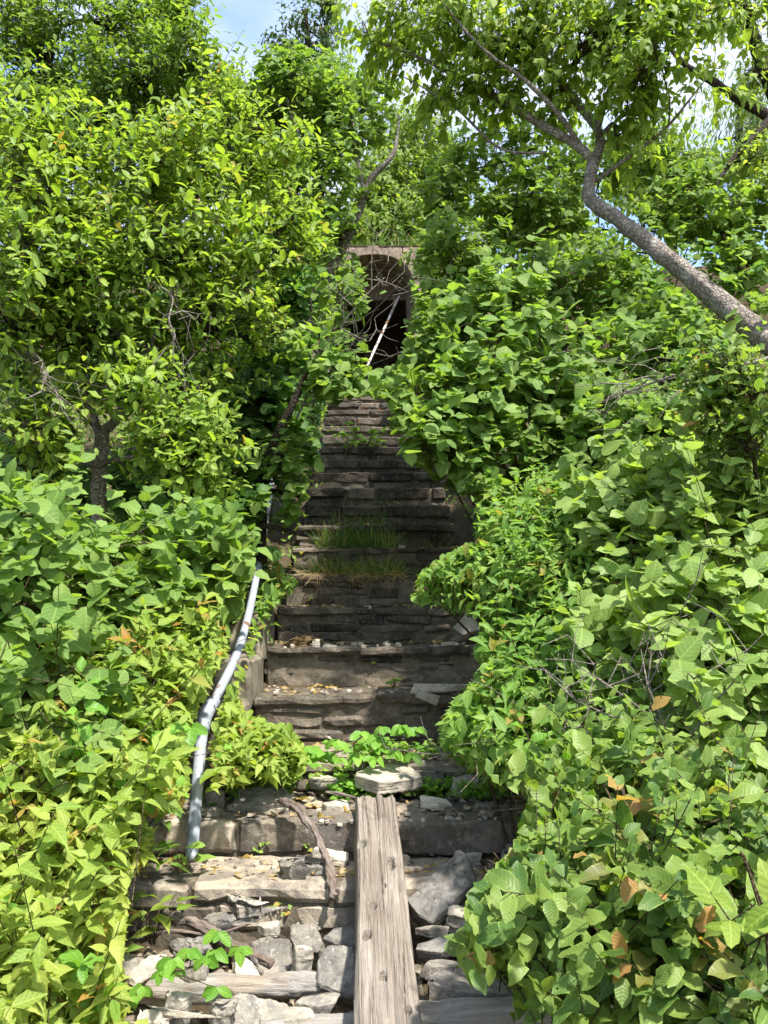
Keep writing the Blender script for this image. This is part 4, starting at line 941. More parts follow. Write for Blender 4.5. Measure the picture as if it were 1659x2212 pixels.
def blades(buf, pts, ln, wd, lean, yg, jit=.35):
    pts = np.asarray(pts, float); n = len(pts)
    T = nrm(np.asarray(lean, float)[None] + RS.normal(0, jit, (n, 3)))
    leaves(buf, 'blade', pts, T, RS.normal(0, 1, (n, 3)), ln * RS.uniform(.5, 1.25, n), wd, yg, 0.2, .55, 0.0)
b = Buf()
n = 900
pt = np.stack([RS.uniform(AX - 1.5, AX + 1.5, n), RS.uniform(WALL_Y + .12, WALL_Y + 1.6, n), np.full(n, ZT + .085)], 1)
blades(b, pt, .34, .05, (0, -.2, 1), np.where(RS.rand(n) < .25, .6, 0.0), .4)
tag(b.build('roof_grass', M['grass']), 'sunlit grass growing on the roof of the vault', 'grass', None, 'stuff')
# grass on the ledge
gi = 6 + 1   # the step that carries it
def on_step(i, n, x0, x1, y0=0.02, y1=None):
    d, z = LIPS[i]; y1 = y1 or (LIPS[i + 1][0] - d)
    return np.stack([RS.uniform(x0, x1, n), d + RS.uniform(y0, y1, n), np.full(n, z)], 1)
for q in range(3, 12):
    pass
GY = min(range(len(LIPS)), key=lambda i: abs((CY - 1106) + (P(800, 1238, LIPS[i][0]).z - LIPS[i][1])))
b = Buf()
for st, n, h, xa, xb in ((GY, 700, .13, -.52, .12), (GY + 1, 560, .17, -.5, .08), (GY, 200, .08, .0, .5), (GY + 2, 120, .13, -.45, .05), (GY + 1, 100, .09, .05, .5), (GY + 3, 50, .1, -.4, .3)):
    blades(b, on_step(st, n, xa, xb), h, .035, (0, -.15, 1), np.where(RS.rand(n) < .12, .7, 0.0))
tag(b.build('grass', M['grass']), 'clump of long green grass on the shaded middle step', 'grass', None, 'stuff')
b = Buf()
n = 260
pt = on_step(GY, n, -.55, .15, -.035, .05); blades(b, pt, .14, .022, (0, -.8, -.35), np.full(n, .95), .55)
tag(b.build('dry_grass', M['grass']), 'dry straw coloured grass drooping over the edge of the grassy step', 'grass', None, 'stuff')

# ------------------------------------------------------------------ small plants, vines and weeds
def small_plant(name, label, cat, px, py, mat_, shape, n, L_, w_, h, group=None, spread=.05, lobes=1, at=None, yg=0.0, stemmat='stem', droop=.1):
    p = at if at is not None else hit(px, py)
    root = empty(name, p, label, cat, group)
    fb, tb = Buf(), Buf()
    b0 = np.array(p)
    tips = b0 + np.stack([RS.normal(0, spread, n), RS.normal(0, spread * .8, n), RS.uniform(.25, 1, n) * h], 1)
    starts = np.repeat(b0[None], n, 0) + RS.normal(0, spread * .15, (n, 3)) * np.array([1, 1, 0])
    segs(tb, starts, tips, .0022, .0013, 3)
    for k in range(lobes):
        a = RS.uniform(0, 6.28, n) if lobes == 1 else (np.arange(n) * 2.4 + (k - (lobes - 1) / 2) * 1.0)
        T = np.stack([np.cos(a), np.sin(a), RS.uniform(-.2, .4, n) - droop], 1)
        leaves(fb, shape, tips, T, UP + TOV * .35 + RS.normal(0, .25, (n, 3)), L_ * RS.uniform(.7, 1.25, n), w_, np.where(RS.rand(n) < yg, .8, 0.), .25, .25, .06)
    tb.build('stems', M[stemmat], root); fb.build('foliage', M[mat_], root)
    return root
small_plant('seedling', 'five leafed green seedling growing at the foot of the pipe handrail', 'plant', 392, 1885, 'point_green', 'point', 11, .085, .42, .09, at=P(392, 1885, 2.86), spread=.05)
small_plant('seedling', 'leafy green shoot between the driftwood branch and left bush', 'plant', 330, 2010, 'point', 'point', 14, .07, .42, .13, at=P(325, 2040, 2.62), spread=.055, yg=.1)
WEEDS = [(612, 1690, 'tuft of lobed weed beside the left slab above the second step', .05, 10), (690, 1706, 'yellow green weed behind the curved driftwood branch', .06, 14), (735, 1675, 'pale weed left of the flat limestone block', .05, 10), (905, 1728, 'weed sprig just right of the beam top', .035, 7), (975, 1712, 'lobed weed between two grey stones right of the flat block', .05, 11),
         (1010, 1728, 'weed in front of the right grey slab', .045, 9), (1055, 1722, 'weed at the right end of the second step', .045, 9), (562, 1842, 'tiny orange tinted weed on the face of the second step', .03, 7), (655, 1842, 'small weed left of the hanging driftwood end', .03, 7), (606, 1976, 'small weed sprouting above the rubble beside the rounded stone', .035, 7),
         (1000, 1958, 'weed below the big tilted slab', .04, 10), (880, 1972, 'sprig of weed tucked against the right edge of the beam', .025, 6), (852, 1488, 'weed growing on the fourth step left of the pale slab', .04, 9), (810, 1436, 'tiny weed in the face of the shaded step', .02, 6), (668, 1302, 'single seedling on the step under the dry grass', .03, 5), (575, 1340, 'bright weed on top of the concrete side wall', .035, 9), (1022, 1640, 'weed cluster by the low bush right of the third step', .05, 10), (870, 1640, 'weeds in front of the third step face', .05, 12), (940, 1640, 'pale green weeds right of the creeper on the third step', .05, 12), (800, 1655, 'weeds left above the flat limestone block', .05, 10)]
for px, py, lb, h, n in WEEDS:
    small_plant('weed', lb, 'weed', px, py, 'herb', 'round', n, h * .55, .9, h * 1.3, 'weeds growing among the stones', h * .6, 3, yg=.05)
small_plant('columbine', 'dark clump of columbine with small orange flowers on the upper shaded steps', 'plant', 790, 985, 'point_green', 'round', 60, .06, .9, .30, spread=.20, lobes=3)
b = Buf(); tw = Buf(); n = 520
X_ = RS.uniform(-.62, .50, n); Y_ = RS.uniform(3.36, 3.60, n); keep_ = np.array([noise.noise(Vector((x * 5, y * 5, 2))) > -.22 for x, y in zip(X_, Y_)])
X_, Y_ = X_[keep_], Y_[keep_]
O_ = np.array([(x, y, surf(x, y) + .012 + .05 * RS.rand()) for x, y in zip(X_, Y_)])
for k_ in range(4):
    a_ = RS.uniform(0, 6.28, len(O_)); T_ = np.stack([np.cos(a_), np.sin(a_), RS.uniform(-.2, .5, len(O_))], 1)
    leaves(b, 'round', O_ + RS.normal(0, .012, O_.shape), T_, UP + TOV * .4 + RS.normal(0, .3, O_.shape), RS.uniform(.014, .036, len(O_)), .75, None, .2, .25, .05)
tag(b.build('low_weeds', M['creeper']), 'low strip of bright green weeds along the third step', 'weeds', None, 'stuff')
pc = hit(790, 985)
fo = np.array([P(x, y, pc.y - .1) for x, y in ((812, 868), (784, 880), (822, 882), (816, 902), (776, 908))])
fs = Buf(); segs(fs, np.repeat(np.array(pc)[None], 5, 0), fo, .002, .001, 3)
colb = [o for o in bpy.data.objects if o.name.startswith('columbine')][0]

for q in fo:
    fl = Buf(); leaves(fl, 'point', np.repeat(q[None], 4, 0), np.array([[.4, 0, -1], [-.4, 0, -1], [0, .4, -1], [0, -.4, -1.]]), RS.normal(0, 1, (4, 3)), .024, .45); fl.build('flower', M['flower'], colb)
fs.build('flower_stalks', M['stem'], colb)

def vine(name, label, pts, n, L_, mat_, lobes, w_=.6, droop=.5):
    p = [Vector(P(*q)) for q in pts]
    root = empty(name, p[0], label, 'vine')
    tb, fb = Buf(), Buf()
    c = catmull([(*q, .003) for q in p], 8)
    tube(tb, [(*q, .003) for q in p], 5, 5, .05)
    ix = np.linspace(1, len(c) - 1, n).astype(int)
    A = c[ix, :3]; tips = A + np.stack([RS.normal(0, .045, n), RS.normal(-.02, .04, n), RS.uniform(-.04, .07, n)], 1)
    segs(tb, A, tips, .0018, .0012, 3)
    for k in range(lobes):
        a = RS.uniform(-.5, .5, n) - math.pi / 2 + (k - (lobes - 1) / 2) * 1.15
        T = np.stack([np.cos(a), np.sin(a), -droop + RS.normal(0, .25, n)], 1)
        leaves(fb, 'cherry', tips, T, UP * .8 + TOV * .6 + RS.normal(0, .25, (n, 3)), L_ * RS.uniform(.75, 1.25, n), w_, None, .25, .25, .05)
    tb.build('stems', M['stem'], root); fb.build('foliage', M[mat_], root)
vine('creeper_vine', 'green creeper with drooping leaflets hanging over the bleached log at bottom left', [(275, 2150, 2.3), (340, 2105, 2.28), (410, 2090, 2.27), (470, 2060, 2.3), (500, 2040, 2.32)], 13, .042, 'creeper', 3)
vine('creeper_vine', 'creeper spreading along the foot of the third step', [(630, 1640, 3.45), (700, 1635, 3.42), (770, 1610, 3.45), (830, 1600, 3.48), (900, 1600, 3.5)], 30, .056, 'creeper', 3, .62, .35)
vine('creeper_vine', 'glossy creeper climbing over the bush left of the pipe post', [(300, 1700, 2.75), (330, 1640, 2.68), (360, 1600, 2.68), (370, 1560, 2.75)], 16, .085, 'creeper', 3, .6, .4)

# ------------------------------------------------------------------ beam, logs, driftwood
HOLES = [(-.35, .60, .010), (.42, .74, .012), (.48, .72, .009), (-.62, .52, .012), (-.1, .42, .008), (-.05, .30, .007), (-.75, .80, .014), (.1, .66, .006), (.6, .35, .008)]
def beam(label, a, b_, hw, ht, m):
    a, b_ = Vector(a), Vector(b_); ln = (b_ - a).length; t = (b_ - a).normalized()
    NU, NL = 67, 300
    bm = bmesh.new(); prof = []; rings = []
    for i in range(NU): prof.append((-1 + 2 * i / (NU - 1), 1))
    for i in range(1, 8): prof.append((1, 1 - 2 * i / 8))
    for i in range(9): prof.append((1 - 2 * i / 8, -1))
    for i in range(1, 8): prof.append((-1, -1 + 2 * i / 8))
    for i in range(NL + 1):
        f = i / NL; y = f * ln; ring = []
        wob = noise.noise(Vector((0.3, y * 1.3, 1.7))) * .010
        wid = 1 + .05 * noise.noise(Vector((y * 2.3, 3, 3)))
        ck = 0.03 * math.sin(y * 4.1) + 0.16 * noise.noise(Vector((y * 2.4, 4, 0))) + .03 + (.05 * noise.noise(Vector((y * 9, 1, 0))))
        ck2 = -.5 + .25 * noise.noise(Vector((y * 1.9, 9, 0)))
        ck3 = .52 + .22 * noise.noise(Vector((y * 1.6, 14, 0)))
        for (u, v) in prof:
            x, z = u * hw * wid, v * ht
            cr = max(0, abs(u) - .80) / .20; cz = max(0, abs(v) - .7) / .3
            if cr > 0 and cz > 0: x *= 1 - .07 * cz * cr; z *= 1 - .16 * cr * cr * cz
            g = noise.noise(Vector((u * 3.2, y * 1.6, v * 2 + 7))) * .007 + noise.noise(Vector((u * 8, y * 4.2, v * 5))) * .004
            if v > .9:
                z -= .015 * (.45 + .75 * f) * math.exp(-((u - ck) / .022) ** 2) * (0.6 + .5 * noise.noise(Vector((y * 4, 2, 2))))
                z -= .009 * math.exp(-((u - ck2) / .022) ** 2) * max(0, .3 + 1.6 * noise.noise(Vector((y * 2.2, 1, 1))))
                z -= .009 * math.exp(-((u - ck3) / .022) ** 2) * max(0, .3 + 1.6 * noise.noise(Vector((y * 2.2, 5, 1))))
                for hu, hf, hr in HOLES:
                    dd = math.hypot((u - hu) * hw, (f - hf) * ln * .6)
                    if dd < hr * 1.6: z -= .03 * math.exp(-(dd / hr) ** 4)
                g += noise.noise(Vector((u * 26, y * 3, 2))) * .0035
            end = max(0, (f - .975) / .025)
            yy = y + g * .4 - end * .022 * (noise.noise(Vector((u * 3.4, v, 9))) + .3)
            ring.append(bm.verts.new((x + wob + g * (1 if abs(u) > .9 else .15), yy, z + g * (1 if abs(v) > .9 else .15))))
        rings.append(ring)
    q = len(prof)
    for i in range(NL):
        for j in range(q): bm.faces.new((rings[i][j], rings[i][(j + 1) % q], rings[i + 1][(j + 1) % q], rings[i + 1][j]))
    bm.faces.new(rings[0][::-1]); bm.faces.new(rings[-1])
    bmesh.ops.recalc_face_normals(bm, faces=bm.faces)
    me = bpy.data.meshes.new('timber_beam'); bm.to_mesh(me); bm.free()
    for p in me.polygons: p.use_smooth = True
    me.set_sharp_from_angle(angle=R(50))
    o = link_mesh('timber_beam', me, m)
    o.location = a; o.rotation_euler = t.to_track_quat('Y', 'Z').to_euler()
    return o
ba, bb = P(846, 2212, 2.08), P(810, 1712, 3.22)
ba = ba - (bb - ba) * 0.45
o = beam('', ba - Vector((0, 0, .075)), bb - Vector((0, 0, .075)), .080, .070, M['beam'])
tag(o, 'grey weathered timber beam lying lengthwise up the lower steps', 'beam')
def wood_piece(name, label, pts, m, k=12, rough=.14, cat='log', fine=7):
    p4 = [(*P(x, y, d), r) for x, y, d, r in pts]
    c0 = Vector(p4[0][:3]); c1 = Vector(p4[-1][:3])
    rot = (c1 - c0).to_track_quat('X', 'Z')
    inv = rot.inverted()
    loc4 = [(*(inv @ (Vector(p[:3]) - c0)), p[3]) for p in p4]
    loc4 = [(x, y + random.uniform(-1, 1) * r * .5, z + random.uniform(-1, 1) * r * .4, r * (.78 if m is M['drift'] else 1) * random.uniform(.78, 1.15)) for x, y, z, r in loc4]
    if m is M['drift']: fine, rough = 42, rough * 1.5
    b = Buf(); tube(b, loc4, k + 10, 16, rough, len(label), True, fine, .55 if m is M['drift'] else .22)
    o = b.build(name, m); o.location = c0; o.rotation_euler = rot.to_euler()
    return tag(o, label, cat)
wood_piece('log', 'long bleached log lying crosswise under the beam at the bottom', [(560, 2235, 2.20, .030), (700, 2218, 2.25, .036), (840, 2200, 2.28, .040), (980, 2188, 2.30, .043), (1100, 2180, 2.32, .042), (1200, 2178, 2.33, .04), (1330, 2170, 2.35, .035)], M['log'], 16, .10)
wood_piece('log', 'pale peeled log lying left of the beam behind the creeper', [(325, 2128, 2.50, .030), (430, 2130, 2.47, .036), (560, 2138, 2.44, .037), (640, 2138, 2.44, .036), (705, 2136, 2.45, .030)], M['log'], 16, .10)
wood_piece('driftwood', 'curved twisted driftwood branch hanging over the second step', [(598, 1730, 3.16, .010), (620, 1731, 3.12, .015), (645, 1748, 3.07, .017), (680, 1795, 3.0, .017), (702, 1840, 2.93, .017), (712, 1885, 2.86, .018), (722, 1925, 2.80, .019), (727, 1938, 2.79, .012)], M['drift'], 11, .22, 'branch', 14)
wood_piece('driftwood', 'thick broken pinkish branch lying diagonally over the rubble at left', [(353, 1968, 2.72, .012), (385, 1985, 2.70, .020), (443, 2012, 2.66, .022), (500, 2040, 2.62, .024), (545, 2060, 2.58, .024), (590, 2078, 2.54, .014)], M['drift'], 12, .20, 'branch', 12)
wood_piece('stick', 'thin bent grey stick under the broken branch', [(277, 2030, 2.68, .005), (375, 2014, 2.67, .007), (460, 2020, 2.66, .006), (510, 2005, 2.68, .006), (560, 1988, 2.70, .004)], M['drift'], 7, .12, 'stick')
wood_piece('stick', 'short splintered stick in front of the layered stone at left', [(375, 2050, 2.58, .004), (410, 2064, 2.56, .007), (452, 2080, 2.54, .003)], M['drift'], 7, .15, 'stick')
wood_piece('stick', 'thin forked twig resting on the pale lichen boulder', [(345, 2065, 2.50, .003), (400, 2082, 2.49, .005), (440, 2086, 2.48, .003)], M['drift'], 6, .12, 'stick')
wood_piece('stick', 'small brown stick lying left of the beam top', [(704, 1712, 3.3, .005), (735, 1716, 3.28, .008), (768, 1722, 3.25, .005)], M['drift'], 7, .12, 'stick')
wood_piece('stick', 'pale straight twig lying along the sixth step edge', [(600, 1307, 4.88, .004), (640, 1310, 4.86, .005), (690, 1312, 4.86, .003)], M['drift'], 6, .12, 'stick')

# ------------------------------------------------------------------ stones
def rock_mesh(w_, dep, th, seed, npt=6, round_=0.12, jag=.07):
    rnd = random.Random(seed)
    bm = bmesh.new()
    a0 = rnd.uniform(0, 6.28)
    ang = sorted((a0 + 2 * math.pi * (i + rnd.uniform(-.30, .30)) / npt) % (2 * math.pi) for i in range(npt))
    pts = []
    for a in ang:
        c, s_ = math.cos(a), math.sin(a)
        k = min(1 / max(abs(c), abs(s_)), 1.28) * rnd.uniform(.86, 1.05)
        pts.append((c * k * w_ / 2, s_ * k * dep / 2))
    tx, ty = rnd.uniform(-.16, .16), rnd.uniform(-.16, .16)
    for zf, sc in ((-.5, rnd.uniform(.80, 1.0)), (.5, rnd.uniform(.80, 1.0))):
        dx, dy = rnd.uniform(-.05, .05) * w_, rnd.uniform(-.05, .05) * dep
        for (x, y) in pts:
            bm.verts.new((x * sc * rnd.uniform(.93, 1.05) + dx, y * sc * rnd.uniform(.93, 1.05) + dy, zf * th + ((x * tx + y * ty) if zf > 0 else 0) + rnd.uniform(-.09, .09) * th))
    bmesh.ops.convex_hull(bm, input=bm.verts[:])
    bmesh.ops.delete(bm, geom=[v for v in bm.verts if not v.link_faces], context='VERTS')
    mn = min(w_, dep, th)
    for _ in range(rnd.randint(2, 4)):          # knock corners off
        n = Vector((rnd.uniform(-1, 1) / w_, rnd.uniform(-1, 1) / dep, rnd.uniform(-.2, 1) / th)).normalized()
        ext = max(v.co.dot(n) for v in bm.verts)
        bmesh.ops.bisect_plane(bm, geom=bm.verts[:] + bm.edges[:] + bm.faces[:], plane_co=n * (ext - mn * rnd.uniform(.05, .20)), plane_no=n, clear_outer=True)
        bmesh.ops.convex_hull(bm, input=bm.verts[:])
        bmesh.ops.delete(bm, geom=[v for v in bm.verts if not v.link_faces], context='VERTS')
    bmesh.ops.dissolve_limit(bm, angle_limit=R(5), verts=bm.verts[:], edges=bm.edges[:])
    bmesh.ops.bevel(bm, geom=bm.edges[:], offset=mn * round_ * .5, segments=1 if round_ < .4 else 2, affect='EDGES')
    bmesh.ops.triangulate(bm, faces=bm.faces[:])
    target = max(w_, dep) / (16 if w_ < .1 else 24)
    for _ in range(6):
        es = [e for e in bm.edges if e.calc_length() > target * 1.5]
        if not es: break
        bmesh.ops.subdivide_edges(bm, edges=es, cuts=1)
        bmesh.ops.triangulate(bm, faces=[f for f in bm.faces if len(f.verts) > 3])
    off = Vector((seed * 1.7, seed * .3, 0))
    for v in bm.verts:
        q = v.co / mn
        n1 = noise.noise_vector(q * 1.0 + off); n2 = noise.noise_vector(q * 3.4 + off); n3 = noise.noise_vector(q * 9 + off)
        lay = noise.noise(Vector((q.x * .3, q.y * .3, q.z * 6)) + off)
        v.co += n1 * mn * jag * .8 + n2 * mn * jag * .5 + n3 * mn * jag * .25
        rr = math.hypot(v.co.x, v.co.y) + 1e-6
        v.co += Vector((v.co.x / rr, v.co.y / rr, 0)) * lay * mn * jag * .9
    bm.normal_update()
    me = bpy.data.meshes.new('stone'); bm.to_mesh(me); bm.free()
    for p in me.polygons: p.use_smooth = True
    me.update()
    try: me.set_sharp_from_angle(angle=R(27))
    except Exception: pass
    return me
SEED = [100]
def rock(label, px, py, w_, h_, m, tf=.55, d=None, rot=(0, 0, 0), depf=None, round_=.12, jag=.08, npt=6, group=None, lift=0.0, name='stone', cat='stone'):
    SEED[0] += 1
    if d is None:
        p0 = hit(px, py + h_ * .42); d0 = p0.y
    else: d0 = d
    sc = d0 / FPX
    W = w_ * sc; H = h_ * sc
    th = max(H * tf, .012)
    dep = depf * W if depf else min(max((1 - tf) * H / .38, W * .5), W * 1.1)
    if d is None:
        c = P(px, py, d0 + dep * .42)
        c.z = p0.z + th * .5 - .006 + lift
    else: c = P(px, py, d0)
    me = rock_mesh(W, dep, th, SEED[0], npt, round_, jag)
    o = link_mesh(name, me, M[m]); o.location = c
    o.rotation_euler = (R(rot[0]), R(rot[1]), R(rot[2]))
    tag(o, label, cat, group)
    return o
rock('grey lichened stone right of the flat limestone block', 930, 1680, 76, 50, 'grey', .6, 3.5, (0, -4, 10))
rock('dark stone wedged under the left grey slab', 523, 1754, 78, 30, 'dark', .8, 3.27)
rock('pale stone under the right end of the left grey slab', 598, 1752, 62, 22, 'pale', .8, 3.25)
rock('pale angular stone between driftwood branch and beam', 729, 1744, 68, 34, 'pale', .6, 3.27)
rock('wide tan stone behind the driftwood, left of the flat block', 706, 1692, 100, 38, 'pale', .6, 3.5)
rock('small pale stone at the left end of the second step', 338, 1752, 40, 16, 'pale', .7)
rock('rounded pale stone beside the pipe post', 455, 1755, 40, 26, 'pale', .8, None, (0, 0, 0), None, .6)
rock('upright dull pale block half under leaves behind the pipe post', 466, 1728, 44, 38, 'pale', .9, 3.32)
rock('grey slab at the right end above the second step', 1015, 1704, 88, 58, 'grey', .6, 3.45, (14, 8, 10))
rock('flat pale stone with dark edge right of the beam top', 941, 1736, 78, 34, 'pale', .5, 3.28, (4, 3, 0))
rock('thin stacked flat stones at the right end of the second step', 1052, 1742, 58, 20, 'grey', .6, 3.25)
rock('tan flat stone behind the grey stone near the third step', 950, 1650, 110, 28, 'pale', .5, 3.62)
rock('rounded lichen spotted stone lying on the first step', 632, 1878, 76, 44, 'grey', .85, None, (0, -3, 0), .7, .7, .06)
rock('white flat stone on the first step behind driftwood', 714, 1852, 92, 32, 'pale', .75, 3.04, (0, 8, 4), .4)
rock('dark stone beside the rounded lichen stone on first step', 690, 1878, 54, 24, 'dark', .8)
rock('small pale stone on the first step against the beam', 872, 1856, 32, 24, 'pale', .8)
rock('rounded bluish pale stone beneath the first step edge', 532, 1966, 74, 46, 'grey', .85, 2.72, (0, -6, 0), .7, .6, .06)
rock('grey flat stone under the rounded bluish stone', 484, 1994, 96, 40, 'grey', .7, 2.72)
rock('white crumbly stone below the big tilted slab', 1000, 1985, 70, 62, 'pale', .7, 2.66, (20, 10, 0))
rock('pale flat stone right of the beam below the tilted slab', 934, 2011, 84, 26, 'grey', .55, 2.60)
rock('grey ledge stone with a dark gap beneath, right of beam', 945, 2050, 116, 36, 'dark', .6, 2.52)
rock('grey stone between the ledge stone and long slab', 956, 2094, 112, 36, 'grey', .7, 2.44)
rock('long rounded grey slab above the crosswise log', 1030, 2136, 226, 42, 'grey', .75, 2.38, (0, 2, 0), .45, .5, .05)
rock('pale chunk wedged left of the dark boulder', 655, 2075, 52, 60, 'pale', .9, 2.50, (10, 6, 0), .7)
rock('grey stone between the lichen boulder and pale stone', 420, 2100, 70, 40, 'grey', .8, 2.46)
rock('tan grey stone left of the bottom grey boulder', 482, 2192, 64, 66, 'grey', .9, 2.27, (0, 8, 0), .7, .4)
rock('flat grey stone tucked in below the dark boulder', 684, 2170, 100, 28, 'grey', .7, 2.34)
rock('white rounded stone at the bottom under the creeper', 332, 2204, 66, 40, 'pale', .85, 2.22, (0, 0, 0), .7, .7, .05)
rock('pale flat stone at the very bottom left of the beam', 632, 2200, 104, 32, 'pale', .6, 2.24)
rock('pale small stone above the speckled grey stone', 582, 2008, 56, 30, 'pale', .8, 2.66)
rock('grey stone under the creeper below the peeled log', 385, 2180, 70, 70, 'grey', .9, 2.28)
rock('small pale stone on the right end of the second step', 1066, 1825, 40, 16, 'pale', .7)
rock('dark rounded boulder half hidden by leaves right of first step', 1112, 1876, 74, 92, 'dark', .95, 2.92, (0, 6, 0), .7, .4)
rock('pale stone behind the top corner of the tilted slab', 1022, 1852, 40, 24, 'pale', .8)
rock('long pale slab jutting from the fourth step on the right', 945, 1486, 140, 22, 'pale', .75, 3.98, (0, -3, 3), .3, .2, .08, 7)
rock('pale pointed stone under the long jutting slab', 922, 1505, 54, 24, 'pale', .8, 3.95, (0, 20, 0), .4)
rock('mossy brown stone lying on the fifth step', 648, 1390, 52, 26, 'brown', .9, None, (0, -4, 0), .8, .5)
rock('pale cube of stone beside the mossy brown stone', 683, 1391, 20, 20, 'pale', .95)
rock('white flat stone right of the brown stone on fifth step', 714, 1395, 36, 9, 'pale', .8)
rock('pale leaning slab at the right end of the sixth step', 1012, 1348, 66, 74, 'pale', .3, 4.75, (64, 16, -8), 1.0, .12, .06, 5)
rock('whitish stone below the leaning slab on fifth step', 966, 1391, 34, 14, 'pale', .8)
rock('pale stone set in the face of the eighth step by grass', 870, 1180, 20, 10, 'pale', .8)
rock('small white stone perched on the arch of the doorway', 834, 540, 6, 7, 'pale', .95, WALL_Y + .02)
def slab(label, zpts, d, n, th, m, jag=.05):
    """a broken slab whose face has this outline; (zpts: corners as seen, d: depth of its middle, n: the way the face looks, th: thickness)"""
    pts = [(203 + x * .5718, 1626.5 + y * .5718) for x, y in zpts]
    cx = sum(p[0] for p in pts) / len(pts); cy = sum(p[1] for p in pts) / len(pts)
    c = P(cx, cy, d); n = Vector(n).normalized()
    W = []
    for x, y in pts:
        r = ray(x, y); t = (c - EYE).dot(n) / r.dot(n); W.append(EYE + r * t)
    SEED[0] += 1; rnd = random.Random(SEED[0])
    bm = bmesh.new()
    mid = c - n * th * .5
    for v in W: bm.verts.new(v - mid - n * rnd.uniform(0, .10) * th)
    k = rnd.uniform(.9, 1.06)
    for v in W: bm.verts.new((v - c) * k * rnd.uniform(.9, 1.05) - n * th * rnd.uniform(.42, .58))
    bmesh.ops.convex_hull(bm, input=bm.verts[:])
    bmesh.ops.delete(bm, geom=[v for v in bm.verts if not v.link_faces], context='VERTS')
    bmesh.ops.dissolve_limit(bm, angle_limit=R(6), verts=bm.verts[:], edges=bm.edges[:])
    bmesh.ops.bevel(bm, geom=bm.edges[:], offset=th * .06, segments=1, affect='EDGES')
    bmesh.ops.triangulate(bm, faces=bm.faces[:])
    size = max((a - b_).length for a in W for b_ in W)
    for _ in range(7):
        es = [e for e in bm.edges if e.calc_length() > size / 26]
        if not es: break
        bmesh.ops.subdivide_edges(bm, edges=es, cuts=1)
        bmesh.ops.triangulate(bm, faces=[f for f in bm.faces if len(f.verts) > 3])
    off = Vector((SEED[0] * 1.3, 0, 0)); a = min(th, .09) * jag
    for v in bm.verts:
        q = v.co / .06
        hn = v.co.dot(n) / th
        v.co += noise.noise_vector(q + off) * a * 1.2 + noise.noise_vector(q * 3.3 + off) * a * .7 + noise.noise_vector(q * 9 + off) * a * .35
        side = v.co - n * v.co.dot(n)
        if side.length > 1e-5: v.co += side.normalized() * noise.noise(Vector((q.x * .25, q.y * .25, hn * 7)) + off) * a * 1.6
    bm.normal_update()
    me = bpy.data.meshes.new('stone'); bm.to_mesh(me); bm.free()
    for p in me.polygons: p.use_smooth = True
    me.set_sharp_from_angle(angle=R(28))
    o = link_mesh('stone', me, M[m]); o.location = mid
    return tag(o, label, 'stone')
slab('broad flat pale limestone block sitting just above the beam top', [(980, 78), (1040, 42), (1180, 32), (1242, 82), (1165, 98), (1072, 110)], 3.42, (.03, -.10, 1), .058, 'pale')
slab('long grey slab on the left over dark stones above the second step', [(520, 190), (545, 135), (640, 118), (705, 110), (752, 168), (695, 188), (600, 205)], 3.30, (-.08, -.25, 1), .04, 'grey', .09)
slab('big tilted grey slab leaning on the first step right of the beam', [(1178, 555), (1280, 455), (1375, 360), (1408, 388), (1442, 474), (1385, 542), (1272, 642), (1215, 605)], 2.76, (-.12, -.62, .78), .07, 'dark', .07)
slab('large dark flat faced boulder pressed against the left of the beam', [(842, 775), (882, 716), (992, 712), (1002, 935), (930, 905), (838, 868)], 2.44, (.05, -.66, .75), .12, 'dark')
slab('grey angular boulder above the dark boulder', [(740, 642), (832, 634), (862, 700), (850, 748), (758, 738), (734, 690)], 2.62, (-.1, -.5, .86), .09, 'grey')
slab('dark stone behind the dark boulder beside the beam', [(866, 695), (910, 655), (994, 642), (1004, 716), (940, 722)], 2.66, (0, -.4, .9), .08, 'dark')
slab('large speckled grey stone under the end of the broken branch', [(588, 705), (650, 680), (740, 700), (748, 790), (722, 852), (650, 862), (615, 805), (582, 762)], 2.56, (-.1, -.55, .83), .11, 'grey', .07)
slab('big pale stone in front of the broken branch end', [(530, 775), (560, 758), (602, 790), (652, 858), (560, 864), (528, 822)], 2.48, (.15, -.6, .8), .09, 'pale')
slab('dark layered stone under the broken branch at left', [(283, 712), (300, 688), (420, 694), (448, 742), (398, 764), (320, 772)], 2.58, (0, -.7, .7), .09, 'dark', .10)
slab('grey boulder at the left edge of the rubble by the bush', [(28, 802), (80, 752), (160, 758), (205, 778), (132, 828), (60, 838)], 2.54, (-.1, -.45, .89), .10, 'grey')
slab('pale lichen covered boulder behind the peeled log at left', [(125, 825), (208, 756), (262, 752), (338, 790), (312, 832), (240, 866), (150, 872)], 2.50, (0, -.5, .86), .11, 'pale', .08)
slab('large grey boulder at the bottom in front of the peeled log', [(498, 925), (540, 893), (640, 924), (722, 928), (735, 968), (705, 1040), (510, 1040)], 2.30, (-.08, -.6, .8), .12, 'grey', .06)
# small chips on the ledges
for (a_, b_, y_, n_) in ((600, 1000, 1394, 20), (580, 800, 1312, 9), (570, 860, 1494, 12), (330, 760, 1776, 10), (640, 960, 1592, 10), (560, 900, 2000, 16), (880, 1080, 1768, 10), (430, 740, 1870, 6)):
    for _ in range(n_):
        s_ = random.uniform(7, 17)
        rock('small pale limestone chip lying on the steps', random.uniform(a_, b_), y_ + random.uniform(-5, 4), s_, s_ * random.uniform(.4, .7), 'pale', .8, None, (0, random.uniform(-15, 15), random.uniform(0, 90)), .8, .2, .1, 6, 'limestone chips scattered on the steps', 0, 'stone_chip', 'stone chip')
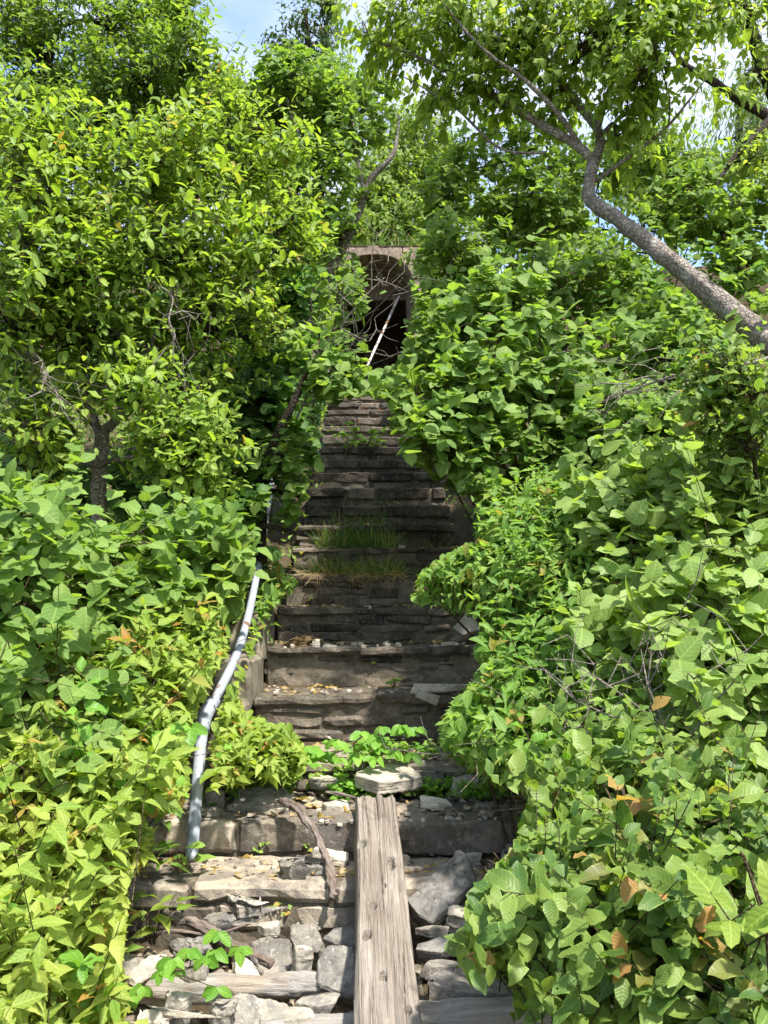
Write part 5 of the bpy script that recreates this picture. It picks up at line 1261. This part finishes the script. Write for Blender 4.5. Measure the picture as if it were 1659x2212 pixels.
# loose rubble nobody could count
bm = new_bm(); lay = bm.verts.layers.float['tone']
def chip(x, y, s):
    z = surf(x, y)
    k = random.randint(5, 7)
    tone = random.random()
    vs = []
    for _ in range(12):
        v = Vector((random.uniform(-1, 1), random.uniform(-1, 1), random.uniform(-1, 1)))
        vs.append(bm.verts.new(Vector((x, y, z + s * .12)) + Vector((v.x * s, v.y * s * .8, v.z * s * .45))))
    r = bmesh.ops.convex_hull(bm, input=vs)
    dead = [g for g in r['geom_interior'] if isinstance(g, bmesh.types.BMVert)]
    for v in vs: v[lay] = tone
    bmesh.ops.delete(bm, geom=dead, context='VERTS')
for _ in range(900): chip(random.uniform(-1.05, .75), random.uniform(2.05, 2.80), random.choice((.006, .009, .012, .016)))
for _ in range(560): chip(random.uniform(-1.05, .75), random.uniform(2.05, 2.80), random.choice((.012, .02, .03, .045, .06)))
for _ in range(170): chip(random.uniform(-.9, .62), random.uniform(3.16, 3.56), random.choice((.01, .015, .02, .03)))
for _ in range(60): chip(random.uniform(-.9, .62), random.uniform(2.9, 3.1), random.choice((.006, .008, .012)))
for i in range(2, 9):
    for _ in range(40): chip(random.uniform(xl(i) + .03, xr(i) - .03), LIPS[i][0] + random.betavariate(2.2, 1.5) * .43, random.choice((.005, .007, .010, .014)))
tag(bm_obj(bm, 'rubble', [M['rubble']]), 'loose limestone rubble and grit on and below the steps', 'rubble', None, 'stuff')
# dead leaves and straw litter on the treads
b = Buf()
pt = []
for i in range(0, 9):
    nl = 70 if i < 3 else 30
    q = np.stack([RS.uniform(xl(i), xr(i), nl), LIPS[i][0] + RS.uniform(.02, .42 if i != 0 else .25, nl), np.full(nl, LIPS[i][1] + .006)], 1); pt.append(q)
pt = np.concatenate(pt)
leaves(b, 'blade', pt, RS.normal(0, 1, pt.shape) * np.array([1, .5, .08]), UP + RS.normal(0, .4, pt.shape), RS.uniform(.02, .10, len(pt)), RS.uniform(.05, .3, len(pt)), np.full(len(pt), 1.0), .2, .2, .1)
tag(b.build('leaf_litter', M['grass']), 'dry straw and dead leaf litter on the treads', 'litter', None, 'stuff')
